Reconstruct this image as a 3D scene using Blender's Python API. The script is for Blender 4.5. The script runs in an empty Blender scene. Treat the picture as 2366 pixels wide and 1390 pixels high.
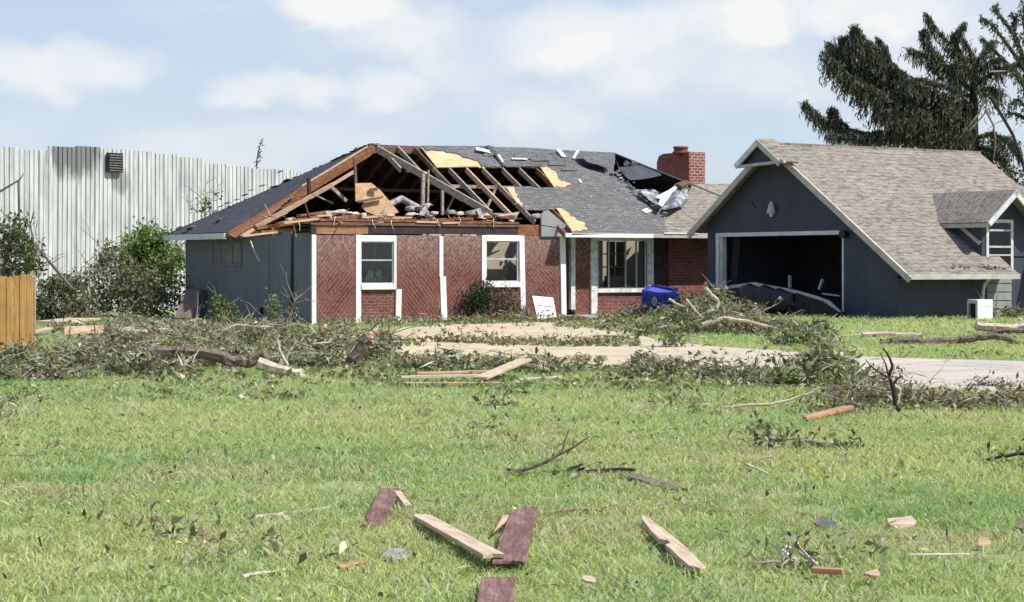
import bpy, bmesh, math, random
import numpy as np
from mathutils import Vector, Matrix

R = math.radians
random.seed(7); rng = np.random.default_rng(11)
SC = bpy.context.scene
COL = SC.collection

# ------------------------------------------------------------------ camera
FOC = 4600.0; EYE = 1.6; HOR = 614.0; CX = 1183.0     # photograph 2366 px wide
cam = bpy.data.objects.new("camera", bpy.data.cameras.new("camera"))
cam.data.sensor_width = 36.0; cam.data.lens = 36.0 * FOC / 2366.0
cam.data.shift_y = -(695.0 - HOR) / 2366.0
cam.data.clip_start = 0.1; cam.data.clip_end = 9000.0
cam.location = (0, 0, EYE); cam.rotation_euler = (R(90), 0, 0)
COL.objects.link(cam); SC.camera = cam

# ------------------------------------------------------------------ light
SUN_EL, SUN_H = R(52), (0.925, -0.38)
sun = bpy.data.objects.new("sun", bpy.data.lights.new("sun", 'SUN'))
sun.data.energy = 4.4; sun.data.angle = R(0.55); sun.data.color = (1.0, 0.955, 0.89)
sd = Vector((SUN_H[0] * math.cos(SUN_EL), SUN_H[1] * math.cos(SUN_EL), math.sin(SUN_EL)))
sun.rotation_euler = sd.to_track_quat('Z', 'Y').to_euler(); sun.location = (10, -5, 30)
COL.objects.link(sun)

W = bpy.data.worlds.new("World"); SC.world = W; W.use_nodes = True
def build_world():
    nt = W.node_tree; N = nt.nodes; L = nt.links; N.clear()
    out = N.new('ShaderNodeOutputWorld'); bg = N.new('ShaderNodeBackground')
    bg.inputs['Strength'].default_value = 0.12
    sky = N.new('ShaderNodeTexSky'); sky.sky_type = 'NISHITA'; sky.sun_disc = False
    sky.sun_elevation = SUN_EL; sky.sun_rotation = math.atan2(SUN_H[0], SUN_H[1])
    sky.air_density = 1.0; sky.dust_density = 1.2; sky.ozone_density = 1.0
    tc = N.new('ShaderNodeTexCoord'); sp = N.new('ShaderNodeSeparateXYZ'); L.new(tc.outputs['Generated'], sp.inputs[0])
    def M(op, a, b=None, c=None):
        n = N.new('ShaderNodeMath'); n.operation = op
        for i, v in enumerate((a, b, c)):
            if v is None: continue
            if isinstance(v, (int, float)): n.inputs[i].default_value = v
            else: L.new(v, n.inputs[i])
        return n.outputs[0]
    ay = M('ADD', M('ABSOLUTE', sp.outputs['Y']), 0.03)
    u = M('DIVIDE', sp.outputs['X'], ay); w = M('DIVIDE', sp.outputs['Z'], ay)
    cb = N.new('ShaderNodeCombineXYZ'); L.new(u, cb.inputs[0]); L.new(w, cb.inputs[1])
    L.new(sp.outputs['Y'], cb.inputs[2])
    def noise(scale, det, rough, sx=1, sy=1):
        mp = N.new('ShaderNodeMapping'); mp.inputs['Scale'].default_value = (sx, sy, 1); L.new(cb.outputs[0], mp.inputs[0])
        n = N.new('ShaderNodeTexNoise'); n.inputs['Scale'].default_value = scale
        n.inputs['Detail'].default_value = det; n.inputs['Roughness'].default_value = rough
        L.new(mp.outputs[0], n.inputs['Vector']); return n.outputs['Fac']
    n1 = noise(13, 4, .5); n2 = noise(34, 4, .5, 1, 1.5); n3 = noise(7, 4, .55, 1, 2.5)
    du = M('MULTIPLY', M('SUBTRACT', n1, .5), .07); dw = M('MULTIPLY', M('SUBTRACT', n2, .5), .03)
    uu = M('ADD', u, du); ww = M('ADD', w, dw)
    tot = None
    for (px, py, rx, ry, s) in [(775, 22, 120, 42, .95), (950, 95, 150, 62, .62), (1350, 108, 185, 72, .8),
            (1560, 150, 300, 95, .42), (1850, 38, 330, 62, .9), (1640, 60, 160, 60, .5), (140, 172, 210, 55, .72), (665, 225, 125, 34, .7),
            (892, 220, 90, 42, .66), (1255, 285, 130, 50, .5), (1080, 178, 160, 50, .35), (1600, 185, 260, 40, .35), (2150, 100, 250, 80, .3),
            (560, 345, 300, 50, .35), (-500, 100, 300, 80, .8), (3000, 60, 400, 90, .8), (3400, 260, 300, 60, .6)]:
        cx = (px - CX) / FOC; cz = (HOR - py) / FOC
        a = M('DIVIDE', M('SUBTRACT', uu, cx), rx / FOC * 1.32); b = M('DIVIDE', M('SUBTRACT', ww, cz), ry / FOC * 1.4)
        d = M('ADD', M('MULTIPLY', a, a), M('MULTIPLY', b, b))
        mr = N.new('ShaderNodeMapRange'); mr.interpolation_type = 'SMOOTHSTEP'
        L.new(d, mr.inputs['Value']); mr.inputs['From Min'].default_value = 1.25; mr.inputs['From Max'].default_value = .0
        mr.inputs['To Min'].default_value = 0; mr.inputs['To Max'].default_value = s
        tot = mr.outputs[0] if tot is None else M('ADD', M('MAXIMUM', tot, mr.outputs[0]), M('MULTIPLY', M('MINIMUM', tot, mr.outputs[0]), .35))
    # thin veil + far scattered clouds over the rest of the sky
    veil = N.new('ShaderNodeMapRange'); veil.interpolation_type = 'SMOOTHSTEP'; L.new(n3, veil.inputs['Value'])
    veil.inputs['From Min'].default_value = .42; veil.inputs['From Max'].default_value = .8; veil.inputs['To Max'].default_value = .4
    fac = M('MINIMUM', M('ADD', M('MULTIPLY', tot, M('ADD', .35, M('MULTIPLY', n2, 1.25))), veil.outputs[0]), 1.0)
    hs = N.new('ShaderNodeMix'); hs.data_type = 'RGBA'; hs.blend_type = 'MIX'
    hs.inputs[0].default_value = .8; L.new(sky.outputs[0], hs.inputs[6])
    gr = N.new('ShaderNodeValToRGB'); L.new(M('DIVIDE', sp.outputs['Z'], 1.0), gr.inputs[0]); e = gr.color_ramp.elements; e.new(.5)
    for i, (p, c) in enumerate(((0.0, (3.55, 4.1, 4.8, 1)), (.135, (2.95, 3.52, 4.5, 1)), (.9, (1.7, 2.6, 4.6, 1)))): e[i].position = p; e[i].color = c
    L.new(gr.outputs[0], hs.inputs[7])
    mx = N.new('ShaderNodeMix'); mx.data_type = 'RGBA'; L.new(fac, mx.inputs[0]); L.new(hs.outputs[2], mx.inputs[6])
    mx.inputs[7].default_value = (5.05, 5.1, 5.12, 1)
    L.new(mx.outputs[2], bg.inputs['Color']); L.new(bg.outputs[0], out.inputs[0])
build_world()
vs = SC.view_settings
vs.view_transform = 'Standard'; vs.look = 'None'; vs.gamma = 1.0; vs.exposure = 0.6; vs.use_curve_mapping = False

# ------------------------------------------------------------------ frames: turning photograph pixels into places
class Frame:
    def __init__(s, o, a):
        s.o = np.array(o, float); s.a = a; c, n = math.cos(a), math.sin(a)
        s.R = np.array([[c, -n, 0], [n, c, 0], [0, 0, 1]])
    def plane(s, px, py, n, c):
        o = s.R.T @ (np.array([0, 0, EYE]) - s.o); d = s.R.T @ np.array([(px - CX) / FOC, 1, (HOR - py) / FOC])
        n = np.array(n, float); return Vector(o + (c - n @ o) / (n @ d) * d)
    def y(s, px, py, v=0.0): return s.plane(px, py, (0, 1, 0), v)
    def x(s, px, py, v=0.0): return s.plane(px, py, (1, 0, 0), v)
    def w(s, p): return Vector(s.R @ np.array(p, float) + s.o)
ANG = R(33)
H = Frame((-463 / FOC * 54.1, 54.1, 0), ANG)
G = Frame((892 / FOC * 52, 52, .2), ANG)

def sstep(a, b, x):
    t = np.clip((np.asarray(x, float) - a) / (b - a), 0, 1); return t * t * (3 - 2 * t)
def gz(X, Y): return .22 * sstep(45, 52, Y) * sstep(1.5, 6, X)
def gp(px, py, dz=0.0):
    Y = FOC * EYE / max(py - HOR, 8.0)
    for _ in range(12):
        X = (px - CX) / FOC * Y; Y = FOC * (EYE - float(gz(X, Y))) / max(py - HOR, 8.0)
    X = (px - CX) / FOC * Y
    return Vector((X, Y, float(gz(X, Y)) + dz))
def at(px, py, Y): return Vector(((px - CX) / FOC * Y, Y, EYE + (HOR - py) / FOC * Y))

# ------------------------------------------------------------------ object helpers
def tag(o, label=None, cat=None, group=None, kind=None):
    if label: o['label'] = label
    if cat: o['category'] = cat
    if group: o['group'] = group
    if kind: o['kind'] = kind
    return o
def empty(name, loc=(0, 0, 0), rz=0.0, label=None, cat=None, group=None):
    o = bpy.data.objects.new(name, None); o.empty_display_size = .2; o.location = loc; o.rotation_euler = (0, 0, rz)
    COL.objects.link(o); return tag(o, label, cat, group)
def link(name, me, mat, parent=None):
    o = bpy.data.objects.new(name, me); COL.objects.link(o)
    if mat is not None: me.materials.append(mat)
    if parent is not None: o.parent = parent
    return o
class MB:
    def __init__(s): s.v = []; s.f = []; s.cuts = []
    def add(s, vs_, fs):
        b = len(s.v); s.cuts.append((b, len(s.f))); s.v += [tuple(p) for p in vs_]; s.f += [tuple(b + i for i in q) for q in fs]; return s
    def box(s, x0, x1, y0, y1, z0, z1):
        return s.add([(x0, y0, z0), (x1, y0, z0), (x1, y1, z0), (x0, y1, z0), (x0, y0, z1), (x1, y0, z1), (x1, y1, z1), (x0, y1, z1)],
                     [(0, 3, 2, 1), (4, 5, 6, 7), (0, 1, 5, 4), (1, 2, 6, 5), (2, 3, 7, 6), (3, 0, 4, 7)])
    def prism(s, pts, off):
        n = len(pts); off = Vector(off); p = [Vector(q) for q in pts]
        return s.add(p + [q + off for q in p], [tuple(range(n - 1, -1, -1)), tuple(range(n, 2 * n))] + [(i, (i + 1) % n, n + (i + 1) % n, n + i) for i in range(n)])
    def beam(s, p, q, w, h, up=(0, 0, 1), taper=1.0):
        p = Vector(p); q = Vector(q); d = (q - p).normalized(); up = Vector(up)
        a = d.cross(up)
        if a.length < 1e-4: a = d.cross(Vector((1, 0, 0)))
        a.normalize(); b = a.cross(d).normalized()
        vs_ = []
        for c, k in ((p, 1), (q, taper)):
            for i, j in ((-1, -1), (1, -1), (1, 1), (-1, 1)): vs_.append(c + a * (i * w / 2 * k) + b * (j * h / 2 * k))
        return s.add(vs_, [(0, 3, 2, 1), (4, 5, 6, 7), (0, 1, 5, 4), (1, 2, 6, 5), (2, 3, 7, 6), (3, 0, 4, 7)])
    def tube(s, pts, r0, r1, n=6, wob=0.0):
        P = [Vector(p) for p in pts]; m = len(P); vs_ = []
        for i, p in enumerate(P):
            d = (P[min(i + 1, m - 1)] - P[max(i - 1, 0)]).normalized()
            a = d.cross(Vector((.13, .31, .94)));
            if a.length < 1e-3: a = d.cross(Vector((1, 0, 0)))
            a.normalize(); b = d.cross(a).normalized(); r = r0 + (r1 - r0) * i / (m - 1)
            for k in range(n):
                t = 2 * math.pi * k / n; rr = r * (1 + wob * random.uniform(-1, 1))
                vs_.append(p + a * (math.cos(t) * rr) + b * (math.sin(t) * rr))
        fs = [(i * n + k, i * n + (k + 1) % n, (i + 1) * n + (k + 1) % n, (i + 1) * n + k) for i in range(m - 1) for k in range(n)]
        fs += [tuple(range(n - 1, -1, -1)), tuple((m - 1) * n + k for k in range(n))]
        return s.add(vs_, fs)
    def each(s, name, mat, parent=None):
        """every piece that was added becomes an object of its own"""
        cuts = s.cuts + [(len(s.v), len(s.f))]
        for (v0, f0), (v1, f1) in zip(cuts[:-1], cuts[1:]):
            m = MB(); m.v = s.v[v0:v1]; m.f = [tuple(i - v0 for i in q) for q in s.f[f0:f1]]; m.build(name, mat, parent)
    def build(s, name, mat, parent=None, smooth=False, bevel=0.0):
        me = bpy.data.meshes.new(name); me.from_pydata(s.v, [], s.f); me.update()
        if smooth: me.polygons.foreach_set('use_smooth', [True] * len(me.polygons))
        o = link(name, me, mat, parent)
        if bevel:
            m = o.modifiers.new('bevel', 'BEVEL'); m.width = bevel; m.segments = 2; m.limit_method = 'ANGLE'
        return o
def thing(mb, name, mat, label, cat, group=None, kind=None, origin=None, **kw):
    """one-mesh thing whose origin sits at its base"""
    v = np.array(mb.v, float); o0 = np.array(origin if origin is not None else [v[:, 0].mean(), v[:, 1].mean(), v[:, 2].min()])
    mb.v = [tuple(p - o0) for p in v]
    o = mb.build(name, mat, **kw); o.location = tuple(o0); return tag(o, label, cat, group, kind)
def npmesh(name, V, F, mat, parent=None, col=None, smooth=False):
    """V (n,3), F (m,k) all faces with k corners, col (n,3) vertex colours of the thing itself"""
    me = bpy.data.meshes.new(name); m, k = F.shape
    me.vertices.add(len(V)); me.vertices.foreach_set('co', np.ascontiguousarray(V, np.float32).ravel())
    me.loops.add(m * k); me.loops.foreach_set('vertex_index', np.ascontiguousarray(F, np.int32).ravel())
    me.polygons.add(m); me.polygons.foreach_set('loop_start', np.arange(0, m * k, k, dtype=np.int32))
    me.polygons.foreach_set('loop_total', np.full(m, k, np.int32))
    if smooth: me.polygons.foreach_set('use_smooth', np.ones(m, bool))
    if col is not None:
        at_ = me.attributes.new('tint', 'FLOAT_COLOR', 'POINT')
        c = np.ones((len(V), 4), np.float32); c[:, :3] = col; at_.data.foreach_set('color', c.ravel())
    me.update(); me.validate(); return link(name, me, mat, parent)
def unit(a): return a / np.maximum(np.linalg.norm(a, axis=1, keepdims=True), 1e-6)
def leaf_geo(C, size, D=None, elong=2.2, up=.4, fold=.25, nrm=None):
    n = len(C); a = unit(rng.normal(size=(n, 3))) if D is None else unit(D)
    q = rng.normal(size=(n, 3)); q[:, 2] += up * 2
    if nrm is not None: q = nrm + rng.normal(size=(n, 3)) * .35
    b = unit(np.cross(q, a)); c = np.cross(a, b); s = np.asarray(size).reshape(-1, 1) * np.ones((n, 1))
    V = np.stack([C - a * s * .5, C + b * s / elong * .5 + c * s * fold * .3 - a * s * .05, C + a * s * .5 - c * s * fold * .5, C - b * s / elong * .5 + c * s * fold * .3 - a * s * .05], 1)
    return V.reshape(-1, 3), np.arange(4 * n).reshape(n, 4)
def palette(n, cols, jit=.18):
    cols = np.array(cols); i = rng.integers(0, len(cols), n); j = rng.integers(0, len(cols), n); t = rng.random((n, 1))
    c = cols[i] * t + cols[j] * (1 - t); return np.clip(c * (1 + rng.normal(size=(n, 1)) * jit), 0.004, .9)
def leaves(name, mat, C, size, cols, parent=None, **kw):
    V, F = leaf_geo(C, size, **kw)
    return npmesh(name, V, F, mat, parent, np.repeat(palette(len(C), cols), 4, 0))
def merge(lists):
    Vs, Fs, Cs, b = [], [], [], 0
    for V, F, c in lists: Vs.append(V); Fs.append(F + b); Cs.append(c); b += len(V)
    return np.concatenate(Vs), np.concatenate(Fs), np.concatenate(Cs)

# ------------------------------------------------------------------ materials
def lin(r, g, b):
    f = lambda c: (c / 255 / 12.92) if c <= 10 else ((c / 255 + .055) / 1.055) ** 2.4
    return (f(r), f(g), f(b), 1)
class Mat:
    def __init__(s, name, rough=.8, spec=.3):
        s.m = bpy.data.materials.new(name); s.m.use_nodes = True; s.nt = s.m.node_tree; s.N = s.nt.nodes; s.L = s.nt.links
        s.b = s.N['Principled BSDF']; s.b.inputs['Roughness'].default_value = rough; s.b.inputs['Specular IOR Level'].default_value = spec
        s.tc = s.N.new('ShaderNodeTexCoord')
    def vec(s, scale=(1, 1, 1), swz=None, rotz=0.0, coord='Object'):
        v = s.tc.outputs[coord]
        if swz:
            sp = s.N.new('ShaderNodeSeparateXYZ'); s.L.new(v, sp.inputs[0]); cb = s.N.new('ShaderNodeCombineXYZ')
            for i, ax in enumerate(swz):
                if ax in 'XYZ': s.L.new(sp.outputs[ax], cb.inputs[i])
            v = cb.outputs[0]
        mp = s.N.new('ShaderNodeMapping'); mp.inputs['Scale'].default_value = scale; mp.inputs['Rotation'].default_value = (0, 0, rotz)
        s.L.new(v, mp.inputs[0]); return mp.outputs[0]
    def noise(s, v, scale, det=4, rough=.55):
        n = s.N.new('ShaderNodeTexNoise'); n.inputs['Scale'].default_value = scale; n.inputs['Detail'].default_value = det
        n.inputs['Roughness'].default_value = rough; s.L.new(v, n.inputs['Vector']); return n.outputs['Fac']
    def ramp(s, fac, stops):
        r = s.N.new('ShaderNodeValToRGB'); e = r.color_ramp.elements
        while len(e) < len(stops): e.new(.5)
        for i, (p, c) in enumerate(stops): e[i].position = p; e[i].color = c if len(c) == 4 else (*c, 1)
        s.L.new(fac, r.inputs[0]); return r.outputs[0]
    def mix(s, fac, a, b, mode='MIX'):
        n = s.N.new('ShaderNodeMix'); n.data_type = 'RGBA'; n.blend_type = mode
        for i, v in ((0, fac), (6, a), (7, b)):
            if isinstance(v, (int, float)): n.inputs[i].default_value = v
            elif isinstance(v, tuple): n.inputs[i].default_value = v if len(v) == 4 else (*v, 1)
            else: s.L.new(v, n.inputs[i])
        return n.outputs[2]
    def base(s, c):
        if isinstance(c, tuple): s.b.inputs['Base Color'].default_value = c if len(c) == 4 else (*c, 1)
        else: s.L.new(c, s.b.inputs['Base Color'])
        return s
    def bump(s, h, st=.4, dist=.02):
        n = s.N.new('ShaderNodeBump'); n.inputs['Strength'].default_value = st; n.inputs['Distance'].default_value = dist
        s.L.new(h, n.inputs['Height']); s.L.new(n.outputs[0], s.b.inputs['Normal']); return s
def c3(*c): return (*c, 1)
def simple(name, a, b, scale=3.0, rough=.8, spec=.25, sc=(1, 1, 1), bump=.2, lo=.35, hi=.65, bs=None, dist=.01, coord='Object'):
    m = Mat(name, rough, spec); v = m.vec(sc, coord=coord); n = m.noise(v, scale, 6, .6)
    m.base(m.ramp(n, [(lo, a), (hi, b)]))
    if bump: m.bump(m.noise(v, bs or scale * 4, 5, .6), bump, dist)
    return m.m
def brick(name, swz, rot, c1, c2, mort, bw=.21, rh=.075, ms=.012, stain=None):
    m = Mat(name, .85, .2); v = m.vec((1, 1, 1), swz, rot)
    wn = m.N.new('ShaderNodeTexNoise'); wn.inputs['Scale'].default_value = 5; m.L.new(v, wn.inputs['Vector']); va = m.N.new('ShaderNodeVectorMath'); va.operation = 'MULTIPLY_ADD'
    m.L.new(wn.outputs['Color'], va.inputs[0]); va.inputs[1].default_value = (.05, .05, 0); m.L.new(v, va.inputs[2]); v = va.outputs[0]
    t = m.N.new('ShaderNodeTexBrick'); m.L.new(v, t.inputs['Vector']); t.inputs['Scale'].default_value = 1
    t.inputs['Brick Width'].default_value = bw; t.inputs['Row Height'].default_value = rh; t.inputs['Mortar Size'].default_value = ms
    t.inputs['Mortar Smooth'].default_value = .2; t.inputs['Bias'].default_value = -.1
    t.inputs['Color1'].default_value = c1; t.inputs['Color2'].default_value = c2; t.inputs['Mortar'].default_value = mort
    vo = m.vec(); n = m.noise(vo, 1.7, 5, .6); n2 = m.noise(vo, 14, 4, .6)
    c = m.mix(m.ramp(n, [(.35, c3(0, 0, 0)), (.7, c3(1, 1, 1))]), t.outputs['Color'], m.mix(.35, t.outputs['Color'], stain or c3(.28, .16, .13)))
    if rot:
        sp = m.N.new('ShaderNodeSeparateXYZ'); m.L.new(vo, sp.inputs[0]); mr = m.N.new('ShaderNodeMapRange'); m.L.new(sp.outputs['Z'], mr.inputs['Value'])
        mr.inputs['From Min'].default_value = 1.3; mr.inputs['From Max'].default_value = 2.5; mr.inputs['To Max'].default_value = .6
        n5 = m.noise(m.vec((1, 1, 1)), 7, 5, .7); mm = m.N.new('ShaderNodeMath'); mm.operation = 'MULTIPLY'; m.L.new(m.ramp(n5, [(.35, c3(0, 0, 0)), (.6, c3(1, 1, 1))]), mm.inputs[0]); m.L.new(mr.outputs[0], mm.inputs[1])
        c = m.mix(mm.outputs[0], c, c3(.34, .275, .26))
    c = m.mix(.8, c, m.ramp(n2, [(.3, c3(.5, .5, .5)), (.7, c3(1.4, 1.35, 1.35))]), 'MULTIPLY')
    m.base(c); m.bump(t.outputs['Fac'], -.6, .012); return m.m
def shingle(name, c1, c2, c3_, dark, rowh=.15, bw=.32, swz='XY', blot=None):
    m = Mat(name, .92, .15); v = m.vec((1, 1.155, 1), swz)
    t = m.N.new('ShaderNodeTexBrick'); m.L.new(v, t.inputs['Vector']); t.inputs['Scale'].default_value = 1
    t.inputs['Brick Width'].default_value = bw; t.inputs['Row Height'].default_value = rowh; t.inputs['Mortar Size'].default_value = .012
    t.inputs['Mortar Smooth'].default_value = .3; t.inputs['Bias'].default_value = 0.0; t.offset_frequency = 2
    t.inputs['Color1'].default_value = c1; t.inputs['Color2'].default_value = c2; t.inputs['Mortar'].default_value = dark
    vs_ = m.vec((3.6, 13, 8)); n = m.noise(vs_, 1.0, 2, .5); vo = m.vec(); n2 = m.noise(vo, 60, 3, .7); n3 = m.noise(vo, .9, 5, .6)
    c = m.mix(m.ramp(n, [(.53, c3(0, 0, 0)), (.62, c3(1, 1, 1))]), t.outputs['Color'], c3_)
    c = m.mix(.5, c, m.ramp(n2, [(.3, c3(.6, .6, .6)), (.7, c3(1.3, 1.3, 1.3))]), 'MULTIPLY')
    c = m.mix(.6, c, m.ramp(n3, [(.3, c3(.75, .75, .75)), (.7, c3(1.15, 1.15, 1.15))]), 'MULTIPLY')
    if blot:
        n4 = m.noise(vo, 5.5, 6, .7); c = m.mix(m.ramp(n4, [(.60, c3(0, 0, 0)), (.68, c3(1, 1, 1))]), c, blot)
    m.base(c); m.bump(t.outputs['Fac'], -.5, .015); return m.m
def wood(name, a, b, c, axis=(1, 10, 10), scale=3.0, rough=.8):
    m = Mat(name, rough, .2); v = m.vec(axis, coord='Object'); n = m.noise(v, scale, 6, .65); n2 = m.noise(m.vec(), 2.2, 4, .6)
    col = m.ramp(n, [(.3, a), (.52, b), (.72, c)])
    m.base(m.mix(.5, col, m.ramp(n2, [(.3, c3(.7, .7, .7)), (.7, c3(1.15, 1.15, 1.15))]), 'MULTIPLY')); m.bump(n, .3, .004); return m.m
def foliage(name, trans=.3, rough=.6):
    m = Mat(name, rough, .25); at_ = m.N.new('ShaderNodeAttribute'); at_.attribute_name = 'tint'
    m.base(at_.outputs['Color']); tr = m.N.new('ShaderNodeBsdfTranslucent')
    g = m.mix(1.0, at_.outputs['Color'], (1.25, 1.2, .55, 1), 'MULTIPLY'); m.L.new(g, tr.inputs['Color'])
    mx = m.N.new('ShaderNodeMixShader'); mx.inputs[0].default_value = trans
    m.L.new(m.b.outputs[0], mx.inputs[1]); m.L.new(tr.outputs[0], mx.inputs[2]); m.L.new(mx.outputs[0], m.N['Material Output'].inputs[0]); return m.m
def tinted(name, rough=.8):
    m = Mat(name, rough, .2); at_ = m.N.new('ShaderNodeAttribute'); at_.attribute_name = 'tint'; m.base(at_.outputs['Color']); return m.m

BR1, BR2, MORT = c3(.145, .044, .034), c3(.08, .028, .025), c3(.19, .115, .098)
M = dict(
    brick_up=brick('diagonal_brick_rising', 'XZ-', R(-48), BR1, BR2, MORT, .62, .10, .011),
    brick_dn=brick('diagonal_brick_falling', 'XZ-', R(48), BR1, BR2, MORT, .62, .10, .011),
    brick_x=brick('mixed_diagonal_brick', 'XZ-', R(45), BR1, BR2, MORT, .3, .10, .013),
    brick_h=brick('coursed_brick', 'XZ-', 0, BR1, BR2, MORT, .22, .085, .013),
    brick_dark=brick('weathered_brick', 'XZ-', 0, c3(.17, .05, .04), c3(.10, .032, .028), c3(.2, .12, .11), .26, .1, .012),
    brick_chx=brick('chimney_brick_front', 'XZ-', 0, c3(.22, .055, .04), c3(.12, .035, .03), c3(.36, .26, .23), .24, .1, .02),
    brick_chy=brick('chimney_brick_side', 'YZ-', 0, c3(.2, .045, .035), c3(.15, .04, .033), c3(.16, .08, .07), .24, .1, .01),
    white=simple('white_trim_paint', c3(.72, .70, .68), c3(.82, .81, .80), 6, .5, .4, bump=.15),
    whiteold=simple('weathered_white_paint', c3(.45, .44, .42), c3(.78, .77, .75), 9, .6, .3, bump=.3),
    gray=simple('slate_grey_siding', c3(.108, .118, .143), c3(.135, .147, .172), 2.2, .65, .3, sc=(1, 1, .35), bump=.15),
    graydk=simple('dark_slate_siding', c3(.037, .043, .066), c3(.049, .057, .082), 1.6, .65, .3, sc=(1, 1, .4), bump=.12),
    graylt=simple('pale_grey_siding', c3(.22, .235, .245), c3(.29, .30, .30), 3, .7, .3, bump=.15),
    greenlt=simple('sunlit_lap_siding', c3(.17, .185, .18), c3(.24, .25, .24), 3, .7, .3, bump=.15),
    fascia=simple('beige_fascia_paint', c3(.34, .31, .275), c3(.46, .425, .385), 4, .6, .3, bump=.15),
    fasciag=simple('pale_grey_fascia_paint', c3(.45, .46, .47), c3(.6, .61, .62), 4, .6, .3, bump=.15),
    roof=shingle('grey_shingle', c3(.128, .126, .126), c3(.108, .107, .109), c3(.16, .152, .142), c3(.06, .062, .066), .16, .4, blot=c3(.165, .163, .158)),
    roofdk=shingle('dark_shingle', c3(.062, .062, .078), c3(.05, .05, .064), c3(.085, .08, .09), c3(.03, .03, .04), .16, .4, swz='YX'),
    beige=shingle('beige_shingle', c3(.268, .238, .204), c3(.225, .198, .168), c3(.128, .112, .099), c3(.12, .106, .094), .18, .42),
    deck=wood('raw_plywood', c3(.42, .25, .13), c3(.58, .385, .22), c3(.66, .47, .30), (1, 2, 2), 3),
    rafter=wood('old_rafter_wood', c3(.09, .05, .035), c3(.16, .095, .068), c3(.24, .17, .13)),
    rafterlt=wood('fresh_cut_wood', c3(.4, .25, .16), c3(.55, .38, .26), c3(.65, .5, .38)),
    raftergray=wood('grey_weathered_wood', c3(.16, .115, .085), c3(.34, .27, .215), c3(.55, .48, .41), (2, 2, 2), 7),
    brown=wood('red_brown_wood', c3(.10, .04, .022), c3(.22, .095, .052), c3(.4, .21, .125), (2, 6, 6), 4),
    headdk=simple('dark_brown_board', c3(.032, .022, .026), c3(.055, .04, .042), 4, .8, .2),
    headwd=wood('orange_brown_board', c3(.2, .09, .05), c3(.31, .16, .09), c3(.4, .23, .14)),
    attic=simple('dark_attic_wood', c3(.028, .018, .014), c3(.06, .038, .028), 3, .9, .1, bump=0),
    insul=simple('insulation', c3(.42, .33, .29), c3(.72, .66, .62), 6, .95, .1, bump=.6, bs=20, dist=.03),
    insulg=simple('grey_insulation', c3(.16, .14, .14), c3(.42, .39, .38), 7, .95, .1, bump=.6, bs=20, dist=.03),
    felt=simple('black_roof_felt', c3(.022, .024, .032), c3(.05, .054, .068), 3, .6, .4, bump=.3),
    foil=None, glass=None,
    interior=simple('tan_plaster', c3(.46, .37, .285), c3(.54, .45, .36), 2, .9, .1, bump=0),
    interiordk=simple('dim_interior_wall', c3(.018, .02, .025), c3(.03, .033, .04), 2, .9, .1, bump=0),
    curtain=simple('pale_fabric', c3(.3, .31, .32), c3(.45, .46, .47), 5, .9, .1, sc=(6, 6, .5), bump=.3),
    metal=None,
    frame=simple('grey_window_frame', c3(.35, .36, .37), c3(.5, .51, .52), 5, .5, .4, bump=.1),
    cedar=wood('cedar_picket', c3(.42, .2, .06), c3(.58, .32, .115), c3(.64, .4, .17), (9, 9, .8), 2.2),
    bark=wood('bark', c3(.07, .05, .038), c3(.15, .115, .09), c3(.26, .215, .175), (4, 4, 4), 4),
    barklt=wood('pale_stripped_bark', c3(.28, .23, .17), c3(.45, .385, .3), c3(.58, .52, .43), (5, 5, 5), 3),
    barkdk=wood('dark_bark', c3(.018, .014, .012), c3(.04, .032, .027), c3(.07, .058, .05), (6, 6, 6), 3),
    twig=wood('grey_twig', c3(.14, .11, .085), c3(.25, .2, .155), c3(.36, .31, .25), (5, 5, 5), 4),
    leaf=foliage('leaf', .32), needle=foliage('needles', .12, .7), blade=foliage('grass_blade', .45, .6), chip=tinted('dry_litter'),
    plankc=wood('bare_pine_board', c3(.27, .2, .135), c3(.47, .37, .265), c3(.58, .49, .37), (1.6, 26, 26), 2.2),
    plankp=wood('purple_painted_board', c3(.085, .047, .04), c3(.165, .088, .078), c3(.28, .19, .16), (1.6, 16, 16), 2.4),
    plankt=wood('tan_board', c3(.22, .14, .085), c3(.42, .3, .19), c3(.55, .43, .3), (1.6, 22, 22), 2.2),
    planko=wood('orange_board', c3(.3, .15, .09), c3(.40, .21, .13), c3(.48, .29, .19), (2, 8, 8), 3),
    panelbr=simple('brown_panel', c3(.12, .09, .072), c3(.165, .125, .10), 3, .8, .2),
    panelbr2=simple('slate_scrap', c3(.07, .075, .095), c3(.11, .115, .135), 9, .8, .2),
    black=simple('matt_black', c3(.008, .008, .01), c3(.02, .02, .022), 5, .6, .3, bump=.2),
    blackd=simple('crumpled_black_plastic', c3(.007, .007, .009), c3(.018, .018, .02), 3, .42, .4, bump=.4, bs=5, dist=.05),
    blue=simple('blue_plastic', c3(.022, .034, .26), c3(.034, .05, .34), 3, .42, .45, bump=.05),
    bluelt=simple('sunlit_blue_plastic', c3(.07, .09, .42), c3(.1, .125, .5), 3, .38, .5, bump=.05),
    cabinet=simple('white_enamel', c3(.66, .67, .70), c3(.78, .79, .81), 5, .35, .5, bump=.05),
    concrete=simple('grey_concrete', c3(.3, .29, .28), c3(.42, .41, .39), 5, .9, .15, bump=.3),
)
def mk_foil():
    m = Mat('torn_foil_sheet', .45, .5); v = m.vec(); n = m.noise(v, 3.5, 6, .7); n2 = m.noise(v, 13, 4, .7)
    c = m.ramp(n, [(.36, c3(.05, .052, .06)), (.52, c3(.2, .21, .22)), (.66, c3(.62, .65, .68))]); m.base(c); m.bump(n2, .6, .05); return m.m
M['foil'] = mk_foil()
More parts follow.
